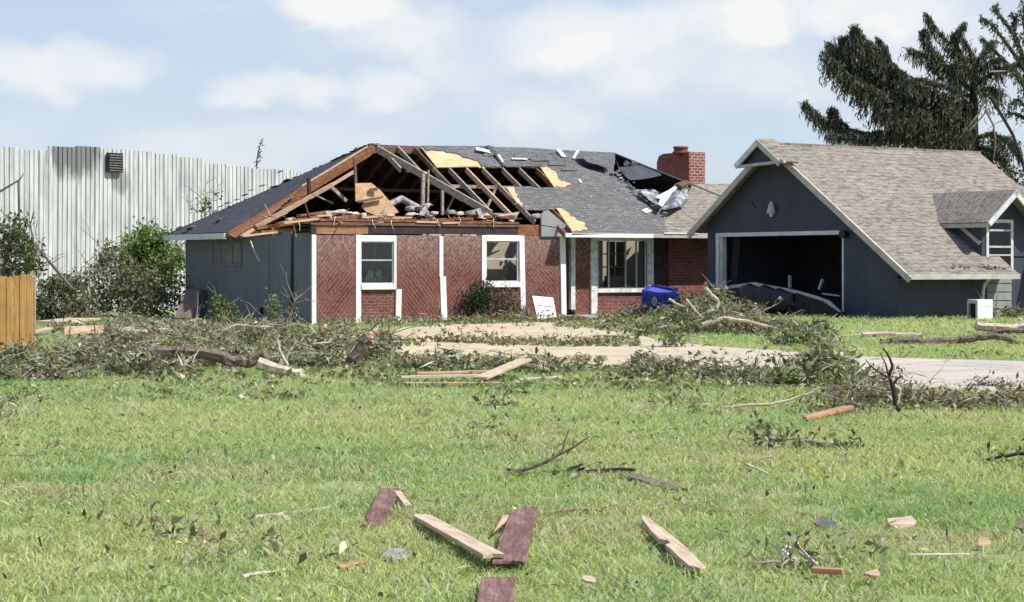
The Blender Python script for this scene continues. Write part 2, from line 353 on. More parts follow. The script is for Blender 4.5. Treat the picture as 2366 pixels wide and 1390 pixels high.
def mk_glass():
    m = bpy.data.materials.new('window_glass'); m.use_nodes = True; N = m.node_tree.nodes; L = m.node_tree.links; N.clear()
    o = N.new('ShaderNodeOutputMaterial'); mx = N.new('ShaderNodeMixShader'); t = N.new('ShaderNodeBsdfTransparent'); g = N.new('ShaderNodeBsdfGlossy')
    t.inputs[0].default_value = (.86, .9, .9, 1); g.inputs['Roughness'].default_value = .03; g.inputs['Color'].default_value = (.8, .85, .9, 1)
    fr = N.new('ShaderNodeFresnel'); fr.inputs[0].default_value = 1.5; L.new(fr.outputs[0], mx.inputs[0]); L.new(t.outputs[0], mx.inputs[1]); L.new(g.outputs[0], mx.inputs[2]); L.new(mx.outputs[0], o.inputs[0]); return m
M['glass'] = mk_glass()
def mk_metal():
    m = Mat('dirty_white_metal', .55, .35); v = m.vec((1, 1, .22)); n = m.noise(v, 2.3, 6, .65); n2 = m.noise(m.vec((2.2, 1, .35)), 1.0, 6, .7); n3 = m.noise(m.vec((1, 1, .06)), 7, 3, .6)
    c = m.ramp(n, [(.3, c3(.33, .345, .345)), (.48, c3(.48, .495, .485)), (.72, c3(.62, .635, .61))])
    c = m.mix(m.ramp(n2, [(.5, c3(0, 0, 0)), (.7, c3(.8, .8, .8))]), c, c3(.28, .29, .295))
    c = m.mix(m.ramp(n3, [(.52, c3(0, 0, 0)), (.7, c3(.6, .6, .6))]), c, c3(.38, .385, .37))
    sp = m.N.new('ShaderNodeSeparateXYZ'); m.L.new(m.vec(), sp.inputs[0]); n4 = m.noise(m.vec((1.6, 0, .45)), 1.4, 6, .7); n5 = m.noise(m.vec((5, 0, .25)), 1.2, 3, .6)
    def mth(op, a, b):
        k = m.N.new('ShaderNodeMath'); k.operation = op
        for i, q in enumerate((a, b)):
            if isinstance(q, (int, float)): k.inputs[i].default_value = q
            else: m.L.new(q, k.inputs[i])
        return k.outputs[0]
    for (cx, cz, rx, rz_, st) in SOOT:
        dx = mth('DIVIDE', mth('SUBTRACT', sp.outputs['X'], cx), rx); dz = mth('DIVIDE', mth('SUBTRACT', sp.outputs['Z'], cz), rz_)
        d = mth('ADD', mth('MULTIPLY', dx, dx), mth('MULTIPLY', dz, dz)); d = mth('ADD', d, mth('MULTIPLY', mth('SUBTRACT', n4, .5), 2.4)); d = mth('ADD', d, mth('MULTIPLY', mth('SUBTRACT', n5, .5), 1.1))
        c = m.mix(m.ramp(d, [(.4, c3(st, st, st)), (1.0, c3(0, 0, 0))]), c, c3(.13, .14, .132))
    m.base(c); return m.m
SOOT = [(-1.3, 5.75, 1.35, 1.3, .9), (.75, 4.55, .5, .55, .6), (-4.6, 5.9, .5, .5, .7), (-3.0, 5.8, .3, .3, .5)]
M['metal'] = mk_metal()
def mk_ground():
    m = Mat('lawn_soil', .95, .1); v = m.vec(coord='Object'); n = m.noise(v, .5, 6, .6); n2 = m.noise(v, 9, 6, .7)
    c = m.ramp(n, [(.35, c3(.17, .225, .085)), (.5, c3(.22, .265, .11)), (.66, c3(.29, .28, .165))])
    c = m.mix(.6, c, m.ramp(n2, [(.3, c3(.55, .55, .55)), (.7, c3(1.35, 1.35, 1.35))]), 'MULTIPLY'); m.base(c); m.bump(n2, .5, .04); return m.m
M['ground'] = mk_ground()
def mk_drive():
    m = Mat('dusty_concrete_drive', .95, .1); v = m.vec(); n = m.noise(v, .7, 6, .6); n2 = m.noise(v, 18, 5, .7)
    sp = m.N.new('ShaderNodeSeparateXYZ'); m.L.new(v, sp.inputs[0]); mr = m.N.new('ShaderNodeMapRange'); m.L.new(sp.outputs['X'], mr.inputs['Value'])
    mr.inputs['From Min'].default_value = 0; mr.inputs['From Max'].default_value = 7
    a = m.mix(mr.outputs[0], c3(.50, .41, .275), c3(.45, .40, .345))
    c = m.mix(.7, a, m.ramp(n, [(.3, c3(.72, .72, .72)), (.7, c3(1.15, 1.15, 1.15))]), 'MULTIPLY')
    c = m.mix(.6, c, m.ramp(n2, [(.3, c3(.65, .65, .65)), (.7, c3(1.2, 1.2, 1.2))]), 'MULTIPLY')
    vv = m.N.new('ShaderNodeTexVoronoi'); vv.feature = 'DISTANCE_TO_EDGE'; vv.inputs['Scale'].default_value = .42; wn = m.N.new('ShaderNodeTexNoise'); wn.inputs['Scale'].default_value = 1.5; m.L.new(v, wn.inputs['Vector'])
    va = m.N.new('ShaderNodeVectorMath'); va.operation = 'MULTIPLY_ADD'; m.L.new(wn.outputs['Color'], va.inputs[0]); va.inputs[1].default_value = (.6, .6, 0); m.L.new(v, va.inputs[2]); m.L.new(va.outputs[0], vv.inputs['Vector'])
    c = m.mix(m.ramp(vv.outputs['Distance'], [(.004, c3(.55, .55, .55)), (.02, c3(0, 0, 0))]), c, c3(.16, .14, .11))
    n6 = m.noise(m.vec((.5, 1.6, 1)), 1.1, 5, .65); c = m.mix(m.ramp(n6, [(.55, c3(0, 0, 0)), (.75, c3(.5, .5, .5))]), c, c3(.26, .22, .17)); m.base(c); m.bump(n2, .35, .02); return m.m
M['drive'] = mk_drive()

# ------------------------------------------------------------------ ground, driveway
def grid_obj(name, xs, ys, zf, mat):
    X, Y = np.meshgrid(xs, ys); V = np.stack([X, Y, zf(X, Y)], -1).reshape(-1, 3); nx = len(xs); ny = len(ys)
    i = np.arange(nx - 1)[None] + nx * np.arange(ny - 1)[:, None]; i = i.ravel()
    return npmesh(name, V, np.stack([i, i + 1, i + nx + 1, i + nx], 1), mat, smooth=True)
xs = np.concatenate([[-3000, -800, -200, -80], np.arange(-40, 41, 1.0), [80, 200, 800, 3000]])
ys = np.concatenate([[-300, -50, 0], np.arange(4, 90, 1.0), [120, 300, 1000, 5000]])
tag(grid_obj('ground', xs, ys, gz, M['ground']), kind='structure')
DRIVE_PX = [(2600, 841), (2366, 835), (2200, 831), (2050, 827), (1950, 822), (1820, 812), (1650, 801), (1520, 786), (1430, 762), (1320, 744), (1100, 748), (930, 756), (880, 776),
            (905, 815), (960, 838), (1100, 844), (1300, 846), (1480, 862), (1700, 871), (1960, 889), (2150, 903), (2366, 915), (2600, 926)]
DRIVE = np.array([gp(*p)[:2] for p in DRIVE_PX])
mb = MB(); top = [(x, y, float(gz(x, y)) + .012) for x, y in DRIVE]; mb.prism(top, (0, 0, -.05)); tag(mb.build('driveway', M['drive']), kind='structure')
def inpoly(P, poly):
    x, y = P[:, 0], P[:, 1]; r = np.zeros(len(P), bool); n = len(poly)
    for i in range(n):
        x1, y1 = poly[i]; x2, y2 = poly[(i + 1) % n]; c = ((y1 > y) != (y2 > y)) & (x < (x2 - x1) * (y - y1) / (y2 - y1 + 1e-12) + x1); r ^= c
    return r
def in_build(P):
    r = np.zeros(len(P), bool)
    for fr, a, b, c, d in ((H, -.05, 17, -.05, 9), (G, -.05, 9, -.05, 9)):
        q = (np.c_[P[:, :2], np.zeros(len(P))] - fr.o) @ fr.R; r |= (q[:, 0] > a) & (q[:, 0] < b) & (q[:, 1] > c) & (q[:, 1] < d)
    return r
#GRASS
#HOUSE
#GARAGE
#BACKGROUND
#DEBRIS
# ------------------------------------------------------------------ grass
def vnoise(x, y, s, seed):
    r = np.random.default_rng(seed); T = r.random((64, 64)); x = np.asarray(x) / s; y = np.asarray(y) / s
    i = np.floor(x).astype(int); j = np.floor(y).astype(int); u = x - i; v = y - j; u = u * u * (3 - 2 * u); v = v * v * (3 - 2 * v)
    g = lambda a, b: T[a % 64, b % 64]
    return (g(i, j) * (1 - u) + g(i + 1, j) * u) * (1 - v) + (g(i, j + 1) * (1 - u) + g(i + 1, j + 1) * u) * v
def scatter(y0, y1, dens, k=.30, m=1.6):
    """random ground points over the strip of lawn between two distances, a margin wider than the view"""
    A = k * (y1 * y1 - y0 * y0) + 2 * m * (y1 - y0); n = int(A * dens); Y = np.sqrt(rng.random(n) * (y1 * y1 - y0 * y0) + y0 * y0); X = (rng.random(n) * 2 - 1) * (k * Y + m)
    return np.c_[X, Y]
def grass_band(P, h, w, tris):
    n = len(P); X, Y = P[:, 0], P[:, 1]
    pat = vnoise(X, Y, 2.6, 1) * .5 + vnoise(X, Y, .8, 2) * .3 + vnoise(X, Y, .28, 3) * .2
    far = sstep(20, 27, Y); lush = np.clip(.5 + 1.9 * (pat - .5) + .22 * far - .25 * sstep(1, 5, X), 0, 1)[:, None]
    dry = (vnoise(X, Y, 1.3, 5) * .55 + vnoise(X, Y, .35, 6) * .45)[:, None]
    g0, g1 = np.array([.45, .485, .245]), np.array([.255, .385, .18])
    c = g0 * (1 - lush) + g1 * lush
    st = np.clip((dry - .56) * 5, 0, .8); st = np.where(rng.random((n, 1)) < .05, .9, st * (rng.random((n, 1)) < .75))
    c = c * (1 - st) + np.array([.46, .42, .28]) * st
    c = c * (1 + rng.normal(size=(n, 1)) * .17); c = np.clip(c, .01, .6)
    hh = h * (.55 + .9 * rng.random(n)) * (.7 + .6 * vnoise(X, Y, .22, 9)); a = rng.random(n) * 6.283; ln = hh * (.5 + 1.3 * rng.random(n))
    d = np.c_[np.cos(a), np.sin(a)]; s = np.c_[-d[:, 1], d[:, 0]]; yaw = rng.random(n) * 6.283; s = np.c_[np.cos(yaw), np.sin(yaw)]
    z = gz(X, Y); b = np.c_[P, z]; ww = (w * (.6 + .8 * rng.random(n)))[:, None] / 2; S = np.c_[s * ww, np.zeros(n)]
    mid = b + np.c_[d * (ln * .35)[:, None], hh * .62]; tip = b + np.c_[d * ln[:, None], hh * (.75 + .3 * rng.random(n))]
    if tris:
        V = np.stack([b - S, b + S, tip], 1).reshape(-1, 3); F = np.arange(3 * n).reshape(n, 3); return V, F, np.repeat(c, 3, 0)
    V = np.stack([b - S, b + S, mid + S * .8, mid - S * .8, tip], 1).reshape(-1, 3); q = 5 * np.arange(n)[:, None]
    F = np.concatenate([q + [0, 1, 2], q + [0, 2, 3], q + [3, 2, 4]]); return V, F, np.repeat(c, 5, 0)
parts = []
for y0, y1, dens, h, w, t in ((8.5, 14, 2600, .048, .009, False), (14, 20, 1600, .052, .011, False), (20, 28, 800, .056, .017, True), (28, 40, 330, .065, .026, True), (40, 62, 120, .08, .04, True)):
    P = scatter(y0, y1, dens); P = P[~inpoly(P, DRIVE)]
    if y1 > 40: P = P[~in_build(P)]
    dn = vnoise(P[:, 0], P[:, 1], .5, 21) * .6 + vnoise(P[:, 0], P[:, 1], .16, 22) * .4
    P = P[rng.random(len(P)) < np.clip((dn - .18) * 2.6, .12, 1)]; parts.append(grass_band(P, h, w, t))
V, F, Cc = merge(parts); gobj = npmesh('grass', V, F, M['blade'], None, Cc); tag(gobj, 'short sunlit green lawn grass with dry straw patches', 'grass', kind='stuff')
# broken leaves and straw strewn over the lawn and the drive
LGREEN = [(.09, .13, .055), (.17, .23, .10), (.28, .33, .17), (.40, .44, .27), (.05, .07, .03)]
LDRY = [(.16, .12, .07), (.26, .21, .13), (.4, .35, .24), (.09, .07, .045), (.5, .46, .36)]
P = scatter(8.5, 26, 16); C1 = np.c_[P, gz(P[:, 0], P[:, 1]) + .025 + .025 * rng.random(len(P))]
l1 = leaf_geo(C1, .02 + .04 * rng.random(len(P)) ** 2 * 1.6, up=2.0); Q = scatter(8.5, 26, 5); C2 = np.c_[Q, gz(Q[:, 0], Q[:, 1]) + .04 + .03 * rng.random(len(Q))]
l2 = leaf_geo(C2, .04 + .1 * rng.random(len(Q)), up=1.2, elong=8, fold=.05)
Q3 = np.concatenate([np.c_[x_ + rng.normal(size=k_) * .16, y_ + rng.normal(size=k_) * .2] for (x_, y_), k_ in zip(scatter(9, 25, .42), rng.integers(8, 26, 400))])
C3 = np.c_[Q3, gz(Q3[:, 0], Q3[:, 1]) + .03 + .035 * rng.random(len(Q3))]; l3 = leaf_geo(C3, .025 + .06 * rng.random(len(Q3)), up=1.0); d3 = rng.normal(size=(len(C3) // 3, 3)); d3[:, 2] *= .3; l4 = leaf_geo(C3[::3][:len(d3)], .06 + .14 * rng.random(len(d3)), d3, elong=24, fold=.05)
V, F, Cc = merge([(l3[0], l3[1], np.repeat(palette(len(C3), LGREEN[1:4] + LGREEN[2:4] + LDRY[1:5]), 4, 0)), (l4[0], l4[1], np.repeat(palette(len(d3), LDRY), 4, 0)), (l1[0], l1[1], np.repeat(palette(len(C1), LGREEN + LDRY[:2]), 4, 0)), (l2[0], l2[1], np.repeat(palette(len(C2), LDRY), 4, 0))])
tag(npmesh('lawn_litter', V, F, M['leaf'], None, Cc), 'torn leaves and straw bits strewn over the lawn', 'leaf litter', kind='stuff')
def litter_band(specs):
    out = []
    for (x0, x1, y0, y1, n, sz, hgt) in specs:
        px = x0 + (x1 - x0) * rng.random(n); py = y0 + (y1 - y0) * rng.random(n); cl = vnoise(px, py * 4, 45, 33) * .6 + vnoise(px, py * 4, 14, 34) * .4; k = rng.random(n) < np.clip((cl - .38) * 4, .03, 1); px, py = px[k], py[k]
        G3 = np.array([gp(a, b) for a, b in zip(px, py)]); G3[:, 2] += .02 + hgt * rng.random(len(G3)) ** 2; out.append(G3)
        yield G3, sz * (.5 + rng.random(len(G3)))
gl = []
for G3, s in litter_band([(900, 1480, 784, 802, 1500, .13, .05), (900, 1400, 826, 866, 1900, .11, .05), (940, 1450, 752, 784, 380, .11, .03), (1400, 1960, 856, 896, 2200, .12, .07), (1500, 1900, 800, 850, 420, .11, .03), (720, 1320, 740, 756, 2200, .13, .09), (1290, 1660, 712, 762, 2600, .13, .09), (1960, 2366, 905, 950, 1800, .09, .04), (2080, 2366, 738, 830, 700, .1, .03), (0, 900, 735, 880, 5600, .13, .08), (1180, 1700, 868, 905, 1700, .1, .04), (0, 700, 878, 930, 1400, .1, .03), (700, 1180, 866, 898, 1300, .1, .04), (1500, 2000, 900, 960, 900, .09, .03)]):
    V, F = leaf_geo(G3, s, up=.6); gl.append((V, F, np.repeat(palette(len(G3), LGREEN + LGREEN[:3] + LDRY), 4, 0)))
V, F, Cc = merge(gl); tag(npmesh('leaf_litter', V, F, M['leaf'], None, Cc), 'drifts of torn green leaves across the drive and yard', 'leaf litter', kind='stuff')
# ------------------------------------------------------------------ the ruined brick house
HS = empty('brick_house', H.o, ANG, 'storm-wrecked brick house with white trim, grey end wall and roof torn open to rafters', 'house')
TP = .579; FSN, FSC = (0, -TP, 1), 2.57 + TP * .5; HLN, HLC = (-TP, 0, 1), 2.57 + TP * .5
NF = Vector((0, -TP, 1)).normalized(); NL = Vector((-TP, 0, 1)).normalized()
fs = lambda px, py, lift=0.0: H.plane(px, py, FSN, FSC + lift)
hl = lambda px, py, lift=0.0: H.plane(px, py, HLN, HLC + lift)
def zr(y): return 2.57 + TP * (y + .5)
def hb(name, mat, *boxes, **kw):
    m = MB()
    for b in boxes: m.box(*b)
    return m.build(name, M[mat] if isinstance(mat, str) else mat, HS, **kw)
def jag(pts, amp, step, seed, skip=()):
    """breaks straight edges into torn ones; edges whose index is in skip stay straight"""
    r = random.Random(seed); out = []
    for i, p in enumerate(pts):
        q = pts[(i + 1) % len(pts)]; out.append(p)
        if i in skip: continue
        d = math.hypot(q[0] - p[0], q[1] - p[1]); n = int(d / step)
        for k in range(1, n):
            t = (k + r.uniform(-.25, .25)) / n; out.append((p[0] + (q[0] - p[0]) * t + r.uniform(-amp, amp), p[1] + (q[1] - p[1]) * t + r.uniform(-amp, amp) * .7))
    return out
# front wall: brick panels and white trim
hb('brick_panel', 'brick_up', (.13, 1.35, 0, .14, -.1, 2.44)); hb('brick_panel', 'brick_dn', (2.66, 4.03, 0, .14, -.1, 2.46))
hb('brick_panel', 'brick_up', (4.2, 5.44, 0, .14, -.1, 2.47)); hb('brick_panel', 'brick_x', (6.9, 8.16, 0, .14, -.1, 2.47))
hb('brick_panel', 'brick_h', (1.52, 2.63, .02, .14, -.1, .95)); hb('brick_panel', 'brick_h', (5.6, 6.74, .02, .14, -.1, .98))
def trim(x0, x1, z0, z1, lean=0.0, y0=-.035, m_='white'):
    m = MB(); m.prism([(x0 + lean, y0, z0), (x1 + lean, y0, z0), (x1, y0, z1), (x0, y0, z1)], (0, .1, 0)); return m.build('white_trim', M[m_], HS, bevel=.006)
trim(0, .125, -.08, 2.45); trim(1.355, 1.515, -.02, 2.46); trim(4.035, 4.16, 1.3, 2.44, y0=-.03); trim(4.05, 4.24, .06, 1.3, .05); trim(2.63, 2.8, .02, .945, -.02)
trim(5.45, 5.6, .1, 2.48); trim(6.73, 6.9, .12, 2.48, .06); trim(8.17, 8.35, .15, 2.5, .04)
m = MB(); m.prism([(2.63, -.034, .02), (2.8, -.034, .02), (2.72, -.034, -.1)], (0, .05, 0)); m.build('white_trim', M['whiteold'], HS)
def window(x0, x1, z0, z1, yf=-.02, rail=.56):
    w = hb('window', 'white', (x0, x1, yf - .02, yf + .1, z1, z1 + .17)); m = MB(); m.box(x0, x1 + .02, yf - .05, yf + .1, z0 - .15, z0); m.build('sill', M['white'], w)
    m = MB(); t = .035
    m.box(x0, x0 + t, yf + .04, yf + .1, z0, z1); m.box(x1 - t, x1, yf + .04, yf + .1, z0, z1); m.box(x0 + t, x1 - t, yf + .04, yf + .1, z1 - t, z1); m.box(x0 + t, x1 - t, yf + .04, yf + .1, z0, z0 + t)
    zm = z0 + (z1 - z0) * rail; m.box(x0 + t, x1 - t, yf + .045, yf + .095, zm - .02, zm + .02); m.build('sash', M['frame'], w)
    m = MB(); m.box(x0 + t, x1 - t, yf + .06, yf + .068, z0 + t, zm - .02); m.box(x0 + t, x1 - t, yf + .07, yf + .078, zm + .02, z1 - t); m.build('pane', M['glass'], w); return w
w1 = window(1.515, 2.56, 1.1, 2.28); trim(2.565, 2.635, .96, 2.45, y0=-.032); w2 = window(5.605, 6.725, 1.14, 2.32)
# band above the brick
hb('header_board', 'headwd', (.1, 1.62, .01, .12, 2.475, 2.74), (1.36, 1.75, .0, .1, 2.49, 2.7)); hb('header_board', 'headdk', (1.76, 6.7, -.01, .12, 2.5, 2.72), (-.02, .14, -.015, .1, 2.47, 2.68))
hb('header_board', 'brown', (6.71, 7.55, .01, .12, 2.49, 2.8)); hb('header_board', 'rafter', (-.05, 6.75, -.045, .06, 2.725, 2.80)); hb('header_board', 'brown', (-.6, 3.6, -.06, -.02, 2.83, 2.89), (3.9, 6.7, -.06, -.02, 2.81, 2.87))
m = MB(); P = [H.y(a, b, -.06) for a, b in ((1251, 494), (1266, 484), (1318, 528), (1319, 519.5 + 10), (1251, 519))]; m.prism([P[0], P[1], P[2], P[3], H.y(1251, 519, -.06)], (0, .05, 0))
m.prism([H.y(a, b, -.06) for a, b in ((1251, 521), (1318, 531), (1318, 546), (1251, 546))], (0, .05, 0)); m.build('loose_siding', M['graylt'], HS)
# grey end wall with its small boarded window and a loose panel
hb('end_wall', 'gray', (0, .13, .02, 1.05, -.15, 2.5), (.05, .14, 1.05, 1.30, -.15, 2.5), (0, .13, 1.30, 8.4, -.15, 2.46), (-.012, .0, 2.6, 2.66, .1, 2.44))
m = MB(); m.prism([(-.05, 1.28, -.1), (-.09, 1.9, -.1), (-.03, 1.72, 2.62), (-.0, 1.22, 2.6)], (.04, 0, 0)); m.build('loose_panel', M['gray'], HS)
hb('gap_shade_strip', 'black', (.02, .05, 1.04, 1.3, -.1, 2.5))  # black strip painted in as the shade of the open gap
hb('foundation', 'black', (-.03, .12, .1, 8.3, -.2, -.02))
a = H.x(492, 560, 0); b = H.x(556, 612, 0); y1, y0, zt, zb = a.y, b.y, a.z, b.z
w = hb('end_window', 'gray', (-.03, .02, y0, y1, zt - .04, zt + .03), (-.03, .02, y0, y1, zb - .04, zb + .04), (-.035, .02, y0 - .08, y0 + .06, zb - .04, zt), (-.035, .02, y1 - .06, y1 + .08, zb - .04, zt), (-.03, .0, y0 + .5, y0 + .58, zb, zt), (-.03, 0, y1 - .62, y1 - .5, zb, zt))
m = MB(); m.box(-.012, -.004, y0 + .07, y1 - .07, zb + .05, zt - .05); m.build('shutter_board', simple('faded_window_board', c3(.12, .125, .13), c3(.19, .185, .18), 3), w)
m = MB(); m.tube([H.x(579, 556, -.12), H.x(586, 575, -.15), H.x(592, 590, -.16), H.x(600, 603, -.16)], .018, .01); m.build('hanging_wire', M['whiteold'], HS)
m = MB(); m.box(-.06, .0, 3.0, 3.12, .2, .42); m.build('outlet_box', M['black'], HS)
# other walls, floors and rooms
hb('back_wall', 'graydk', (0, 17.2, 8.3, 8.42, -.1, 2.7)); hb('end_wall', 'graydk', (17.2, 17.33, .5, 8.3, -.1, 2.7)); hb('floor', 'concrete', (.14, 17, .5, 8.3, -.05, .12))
hb('partition', 'interior', (.14, 3.55, 2.6, 2.72, .12, 2.68), (3.55, 8.35, 2.45, 2.57, .12, 2.68)); hb('partition', 'interior', (3.5, 3.58, .14, 2.45, .12, 2.68)); hb('partition', 'interior', (8.25, 8.33, .14, 2.45, .12, 2.68))
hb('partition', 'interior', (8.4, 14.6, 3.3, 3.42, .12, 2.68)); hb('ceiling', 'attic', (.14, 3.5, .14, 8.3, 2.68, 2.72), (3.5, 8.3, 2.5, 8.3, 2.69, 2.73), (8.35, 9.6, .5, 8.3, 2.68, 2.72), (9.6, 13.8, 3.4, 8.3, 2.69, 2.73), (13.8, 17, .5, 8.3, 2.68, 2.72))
hb('added_tan_panel', 'interior', (5.85, 7.5, .95, 1.0, .12, 2.42)); hb('inner_door', 'headwd', (1.9, 2.2, 2.5, 2.58, .12, 2.2)); hb('inner_beam', 'whiteold', (6.45, 6.6, 2.2, 2.3, .12, 2.6))  # tan panel added close to the window to catch light through the roof
m = MB(); m.beam(H.y(869, 558, .6), H.y(864, 590, .7), .05, .05); m.beam(H.y(1176, 600, 1.0), H.y(1168, 650, .9), .09, .06); m.beam(H.y(1171, 565, 1.2), H.y(1160, 605, .9), .07, .05); m.beam(H.y(1143, 560, 1.0), H.y(1136, 575, .9), .08, .04)
m.beam(H.y(1130, 640, 1.0), H.y(1160, 618, 1.0), .025, .025); m.each('fallen_batten', M['rafterlt'], HS)
m = MB()
for i in range(34): 
    c = Vector((random.uniform(1.6, 2.9), random.uniform(.3, .75), .95)); r = random.uniform(.05, .2); m.beam(c, c + Vector((random.uniform(-.4, .4), random.uniform(-.15, .15), random.uniform(.15, .6))), .04, r * .8)
tag(m.build('room_rubble', M['curtain'], HS), kind='stuff')
# recessed porch wall with the big window
PY = .45
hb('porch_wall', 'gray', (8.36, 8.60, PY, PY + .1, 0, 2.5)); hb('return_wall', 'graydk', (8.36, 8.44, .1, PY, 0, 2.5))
def px_x(px, y=PY): return H.y(px, 640, y).x
def ptrim(p0, p1, z0, z1, m_='whiteold', y0=PY - .06):
    return hb('white_trim', m_, (px_x(p0), px_x(p1), y0, y0 + .12, z0, z1), bevel=.006)
ptrim(1317, 1327, .3, 2.47); ptrim(1364, 1378, .16, 2.47); ptrim(1497, 1508, .3, 2.45)
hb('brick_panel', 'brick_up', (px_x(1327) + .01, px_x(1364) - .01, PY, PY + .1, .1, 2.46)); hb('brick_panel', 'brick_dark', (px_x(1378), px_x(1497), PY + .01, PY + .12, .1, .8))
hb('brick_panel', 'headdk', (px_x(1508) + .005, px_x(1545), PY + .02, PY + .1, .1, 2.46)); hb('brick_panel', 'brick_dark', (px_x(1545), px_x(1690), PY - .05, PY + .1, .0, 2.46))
xa, xb = px_x(1379), px_x(1497)
w3 = hb('window', 'whiteold', (xa, xb, PY - .04, PY + .1, 2.36, 2.46)); m = MB(); m.box(xa, xb, PY - .07, PY + .1, .80, .92); m.build('sill', M['whiteold'], w3)
m = MB()
for p in (1383, 1408, 1447, 1472, 1493): x = px_x(p); m.box(x - .02, x + .02, PY + .02, PY + .07, .92, 2.36)
m.box(xa + .02, xb - .02, PY + .025, PY + .065, .92, .95); m.build('sash', M['frame'], w3)
m = MB(); m.box(xa, xb, PY + .04, PY + .048, .94, 2.36); m.build('pane', M['glass'], w3)
for k, (p0, p1) in enumerate(((1385, 1400), (1484, 1496))):
    m = MB(); x0, x1 = px_x(p0), px_x(p1); n = 9
    for i in range(n): x = x0 + (x1 - x0) * i / n; m.box(x, x + (x1 - x0) / n * .96, PY + .16 + .03 * (i % 2), PY + .19 + .03 * (i % 2), .9, 2.36)
    m.build('curtain', M['curtain'], w3)
hb('shelf_unit', 'plankt', (px_x(1432), px_x(1476), PY + .55, PY + .8, .12, 1.3), (px_x(1410), px_x(1478), PY + .65, PY + 1.05, 1.55, 1.59), (px_x(1410), px_x(1482), PY + .65, PY + 1.05, 1.95, 1.99), (px_x(1448), px_x(1451), PY + .65, PY + 1.05, 1.3, 2.35), (px_x(1470), px_x(1473), PY + .65, PY + 1.05, 1.3, 2.35))
hb('porch_slab', 'concrete', (8.36, 13.5, -.45, PY, -.05, .14)); hb('soffit', 'whiteold', (8.05, 15.8, -.46, .55, 2.455, 2.475))
f1 = hb('fascia', 'white', (8.02, 11.2, -.54, -.47, 2.44, 2.56)); hb('fascia', 'fascia', (11.2, 14.5, -.535, -.47, 2.45, 2.57))
hb('fascia', 'white', (11.6, 12.9, -.56, -.54, 2.57, 2.61)); hb('fascia', 'fasciag', (-.56, -.48, 4.42, 8.8, 2.38, 2.55)); hb('soffit', 'fasciag', (-.48, .05, 4.4, 8.6, 2.46, 2.48))
# roof: left hip face, back slope, right hip face
def slab(name, mat, pts, n, t=.035, lift=0.0, parent=HS):
    m = MB(); m.prism([Vector(p) + n * lift for p in pts], -n * t); return m.build(name, M[mat], parent)
hz = lambda x: 2.57 + TP * (x + .5)
edge = [(4.2, 4.15)] ; rr = random.Random(3); x = 4.2
while x > -.45: x -= rr.uniform(.12, .3); edge.append((max(x, -.5), 4.32 + rr.uniform(-.07, .07)))
hip = [(-.5, 8.55), (.6, 7.6), (1.8, 6.5), (3.0, 5.35), (4.2, 4.3)]
hip = [(a + rr.uniform(-.03, .03), b + rr.uniform(-.05, .05)) for a, b in hip]
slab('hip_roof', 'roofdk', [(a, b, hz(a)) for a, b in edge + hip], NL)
m = MB()
for k in range(34):
    t = rr.random(); a = Vector((-.5 + 4.7 * t, 8.6 - 4.35 * t, 0)); a.z = hz(a.x) + rr.uniform(0, .04); d = Vector((rr.uniform(.1, .3), rr.uniform(-.35, .1), rr.uniform(.0, .1))); m.beam(a, a + d, .12, .015)
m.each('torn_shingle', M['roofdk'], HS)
m = MB()
for (a, b) in ((505, 478), (520, 470), (490, 492), (575, 440), (560, 452), (420, 536), (432, 530), (642, 398), (655, 418), (600, 430), (540, 462), (498, 512)):
    p = hl(a, b, .03); m.beam(p, p + Vector((rr.uniform(.02, .12), rr.uniform(-.4, -.15), rr.uniform(.03, .1))), rr.uniform(.05, .16), .015)
m.each('torn_shingle', M['graylt'], HS)
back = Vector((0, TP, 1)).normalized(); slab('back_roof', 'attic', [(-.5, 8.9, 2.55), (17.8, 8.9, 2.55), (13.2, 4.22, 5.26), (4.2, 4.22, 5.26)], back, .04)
NR = Vector((TP, 0, 1)).normalized(); slab('hip_roof', 'roof', [(17.9, -.5, 2.57), (17.9, 8.9, 2.57), (13.2, 4.2, 5.29)], NR)
# roof: what is left of the front slope
top = [(1136, 339), (1210, 340), (1282, 345), (1420, 352), (1418, 395), (1470, 440), (1530, 490), (1540, 540), (1322, 540), (1302, 505), (1285, 481), (1263, 483), (1210, 483), (1194, 468), (1169, 432), (1281, 433), (1249, 387), (1164, 382), (1141, 357)]
slab('front_roof', 'roof', [fs(*p) for p in jag(top, 3.6, 9, 5, skip=(0, 1, 2, 7))], NF)
slab('plywood', 'deck', [fs(*p) for p in ((974, 338), (1141, 338), (1165, 384), (1107, 384), (1105, 382), (1010, 384))], NF, .03, -.03)
slab('front_roof', 'roof', [fs(*p) for p in jag([(976, 336), (1140, 337), (1162, 384), (1113, 384), (1104, 370), (1080, 364), (1050, 352), (1012, 347), (984, 346)], 3.2, 7, 8, skip=(0,))], NF, .025, .004)
for q, sd_ in (([(1248, 386), (1262, 385), (1276, 394), (1288, 410), (1318, 428), (1300, 433), (1281, 433)], 1), ([(1169, 432), (1178, 432), (1196, 449), (1192, 456), (1208, 470), (1204, 478), (1194, 468)], 2), ([(1285, 481), (1296, 482), (1318, 500), (1352, 516), (1358, 528), (1322, 534)], 3)):
    slab('plywood', 'deck', [fs(*p) for p in jag(q, 5, 6, sd_, skip=(len(q) - 1,))], NF, .02, .012)
slab('front_roof', 'beige', [fs(*p, -.05) for p in ((1534, 541), (1500, 480), (1540, 470), (1600, 424), (1720, 424), (1700, 541))], NF, .04)
m = MB()
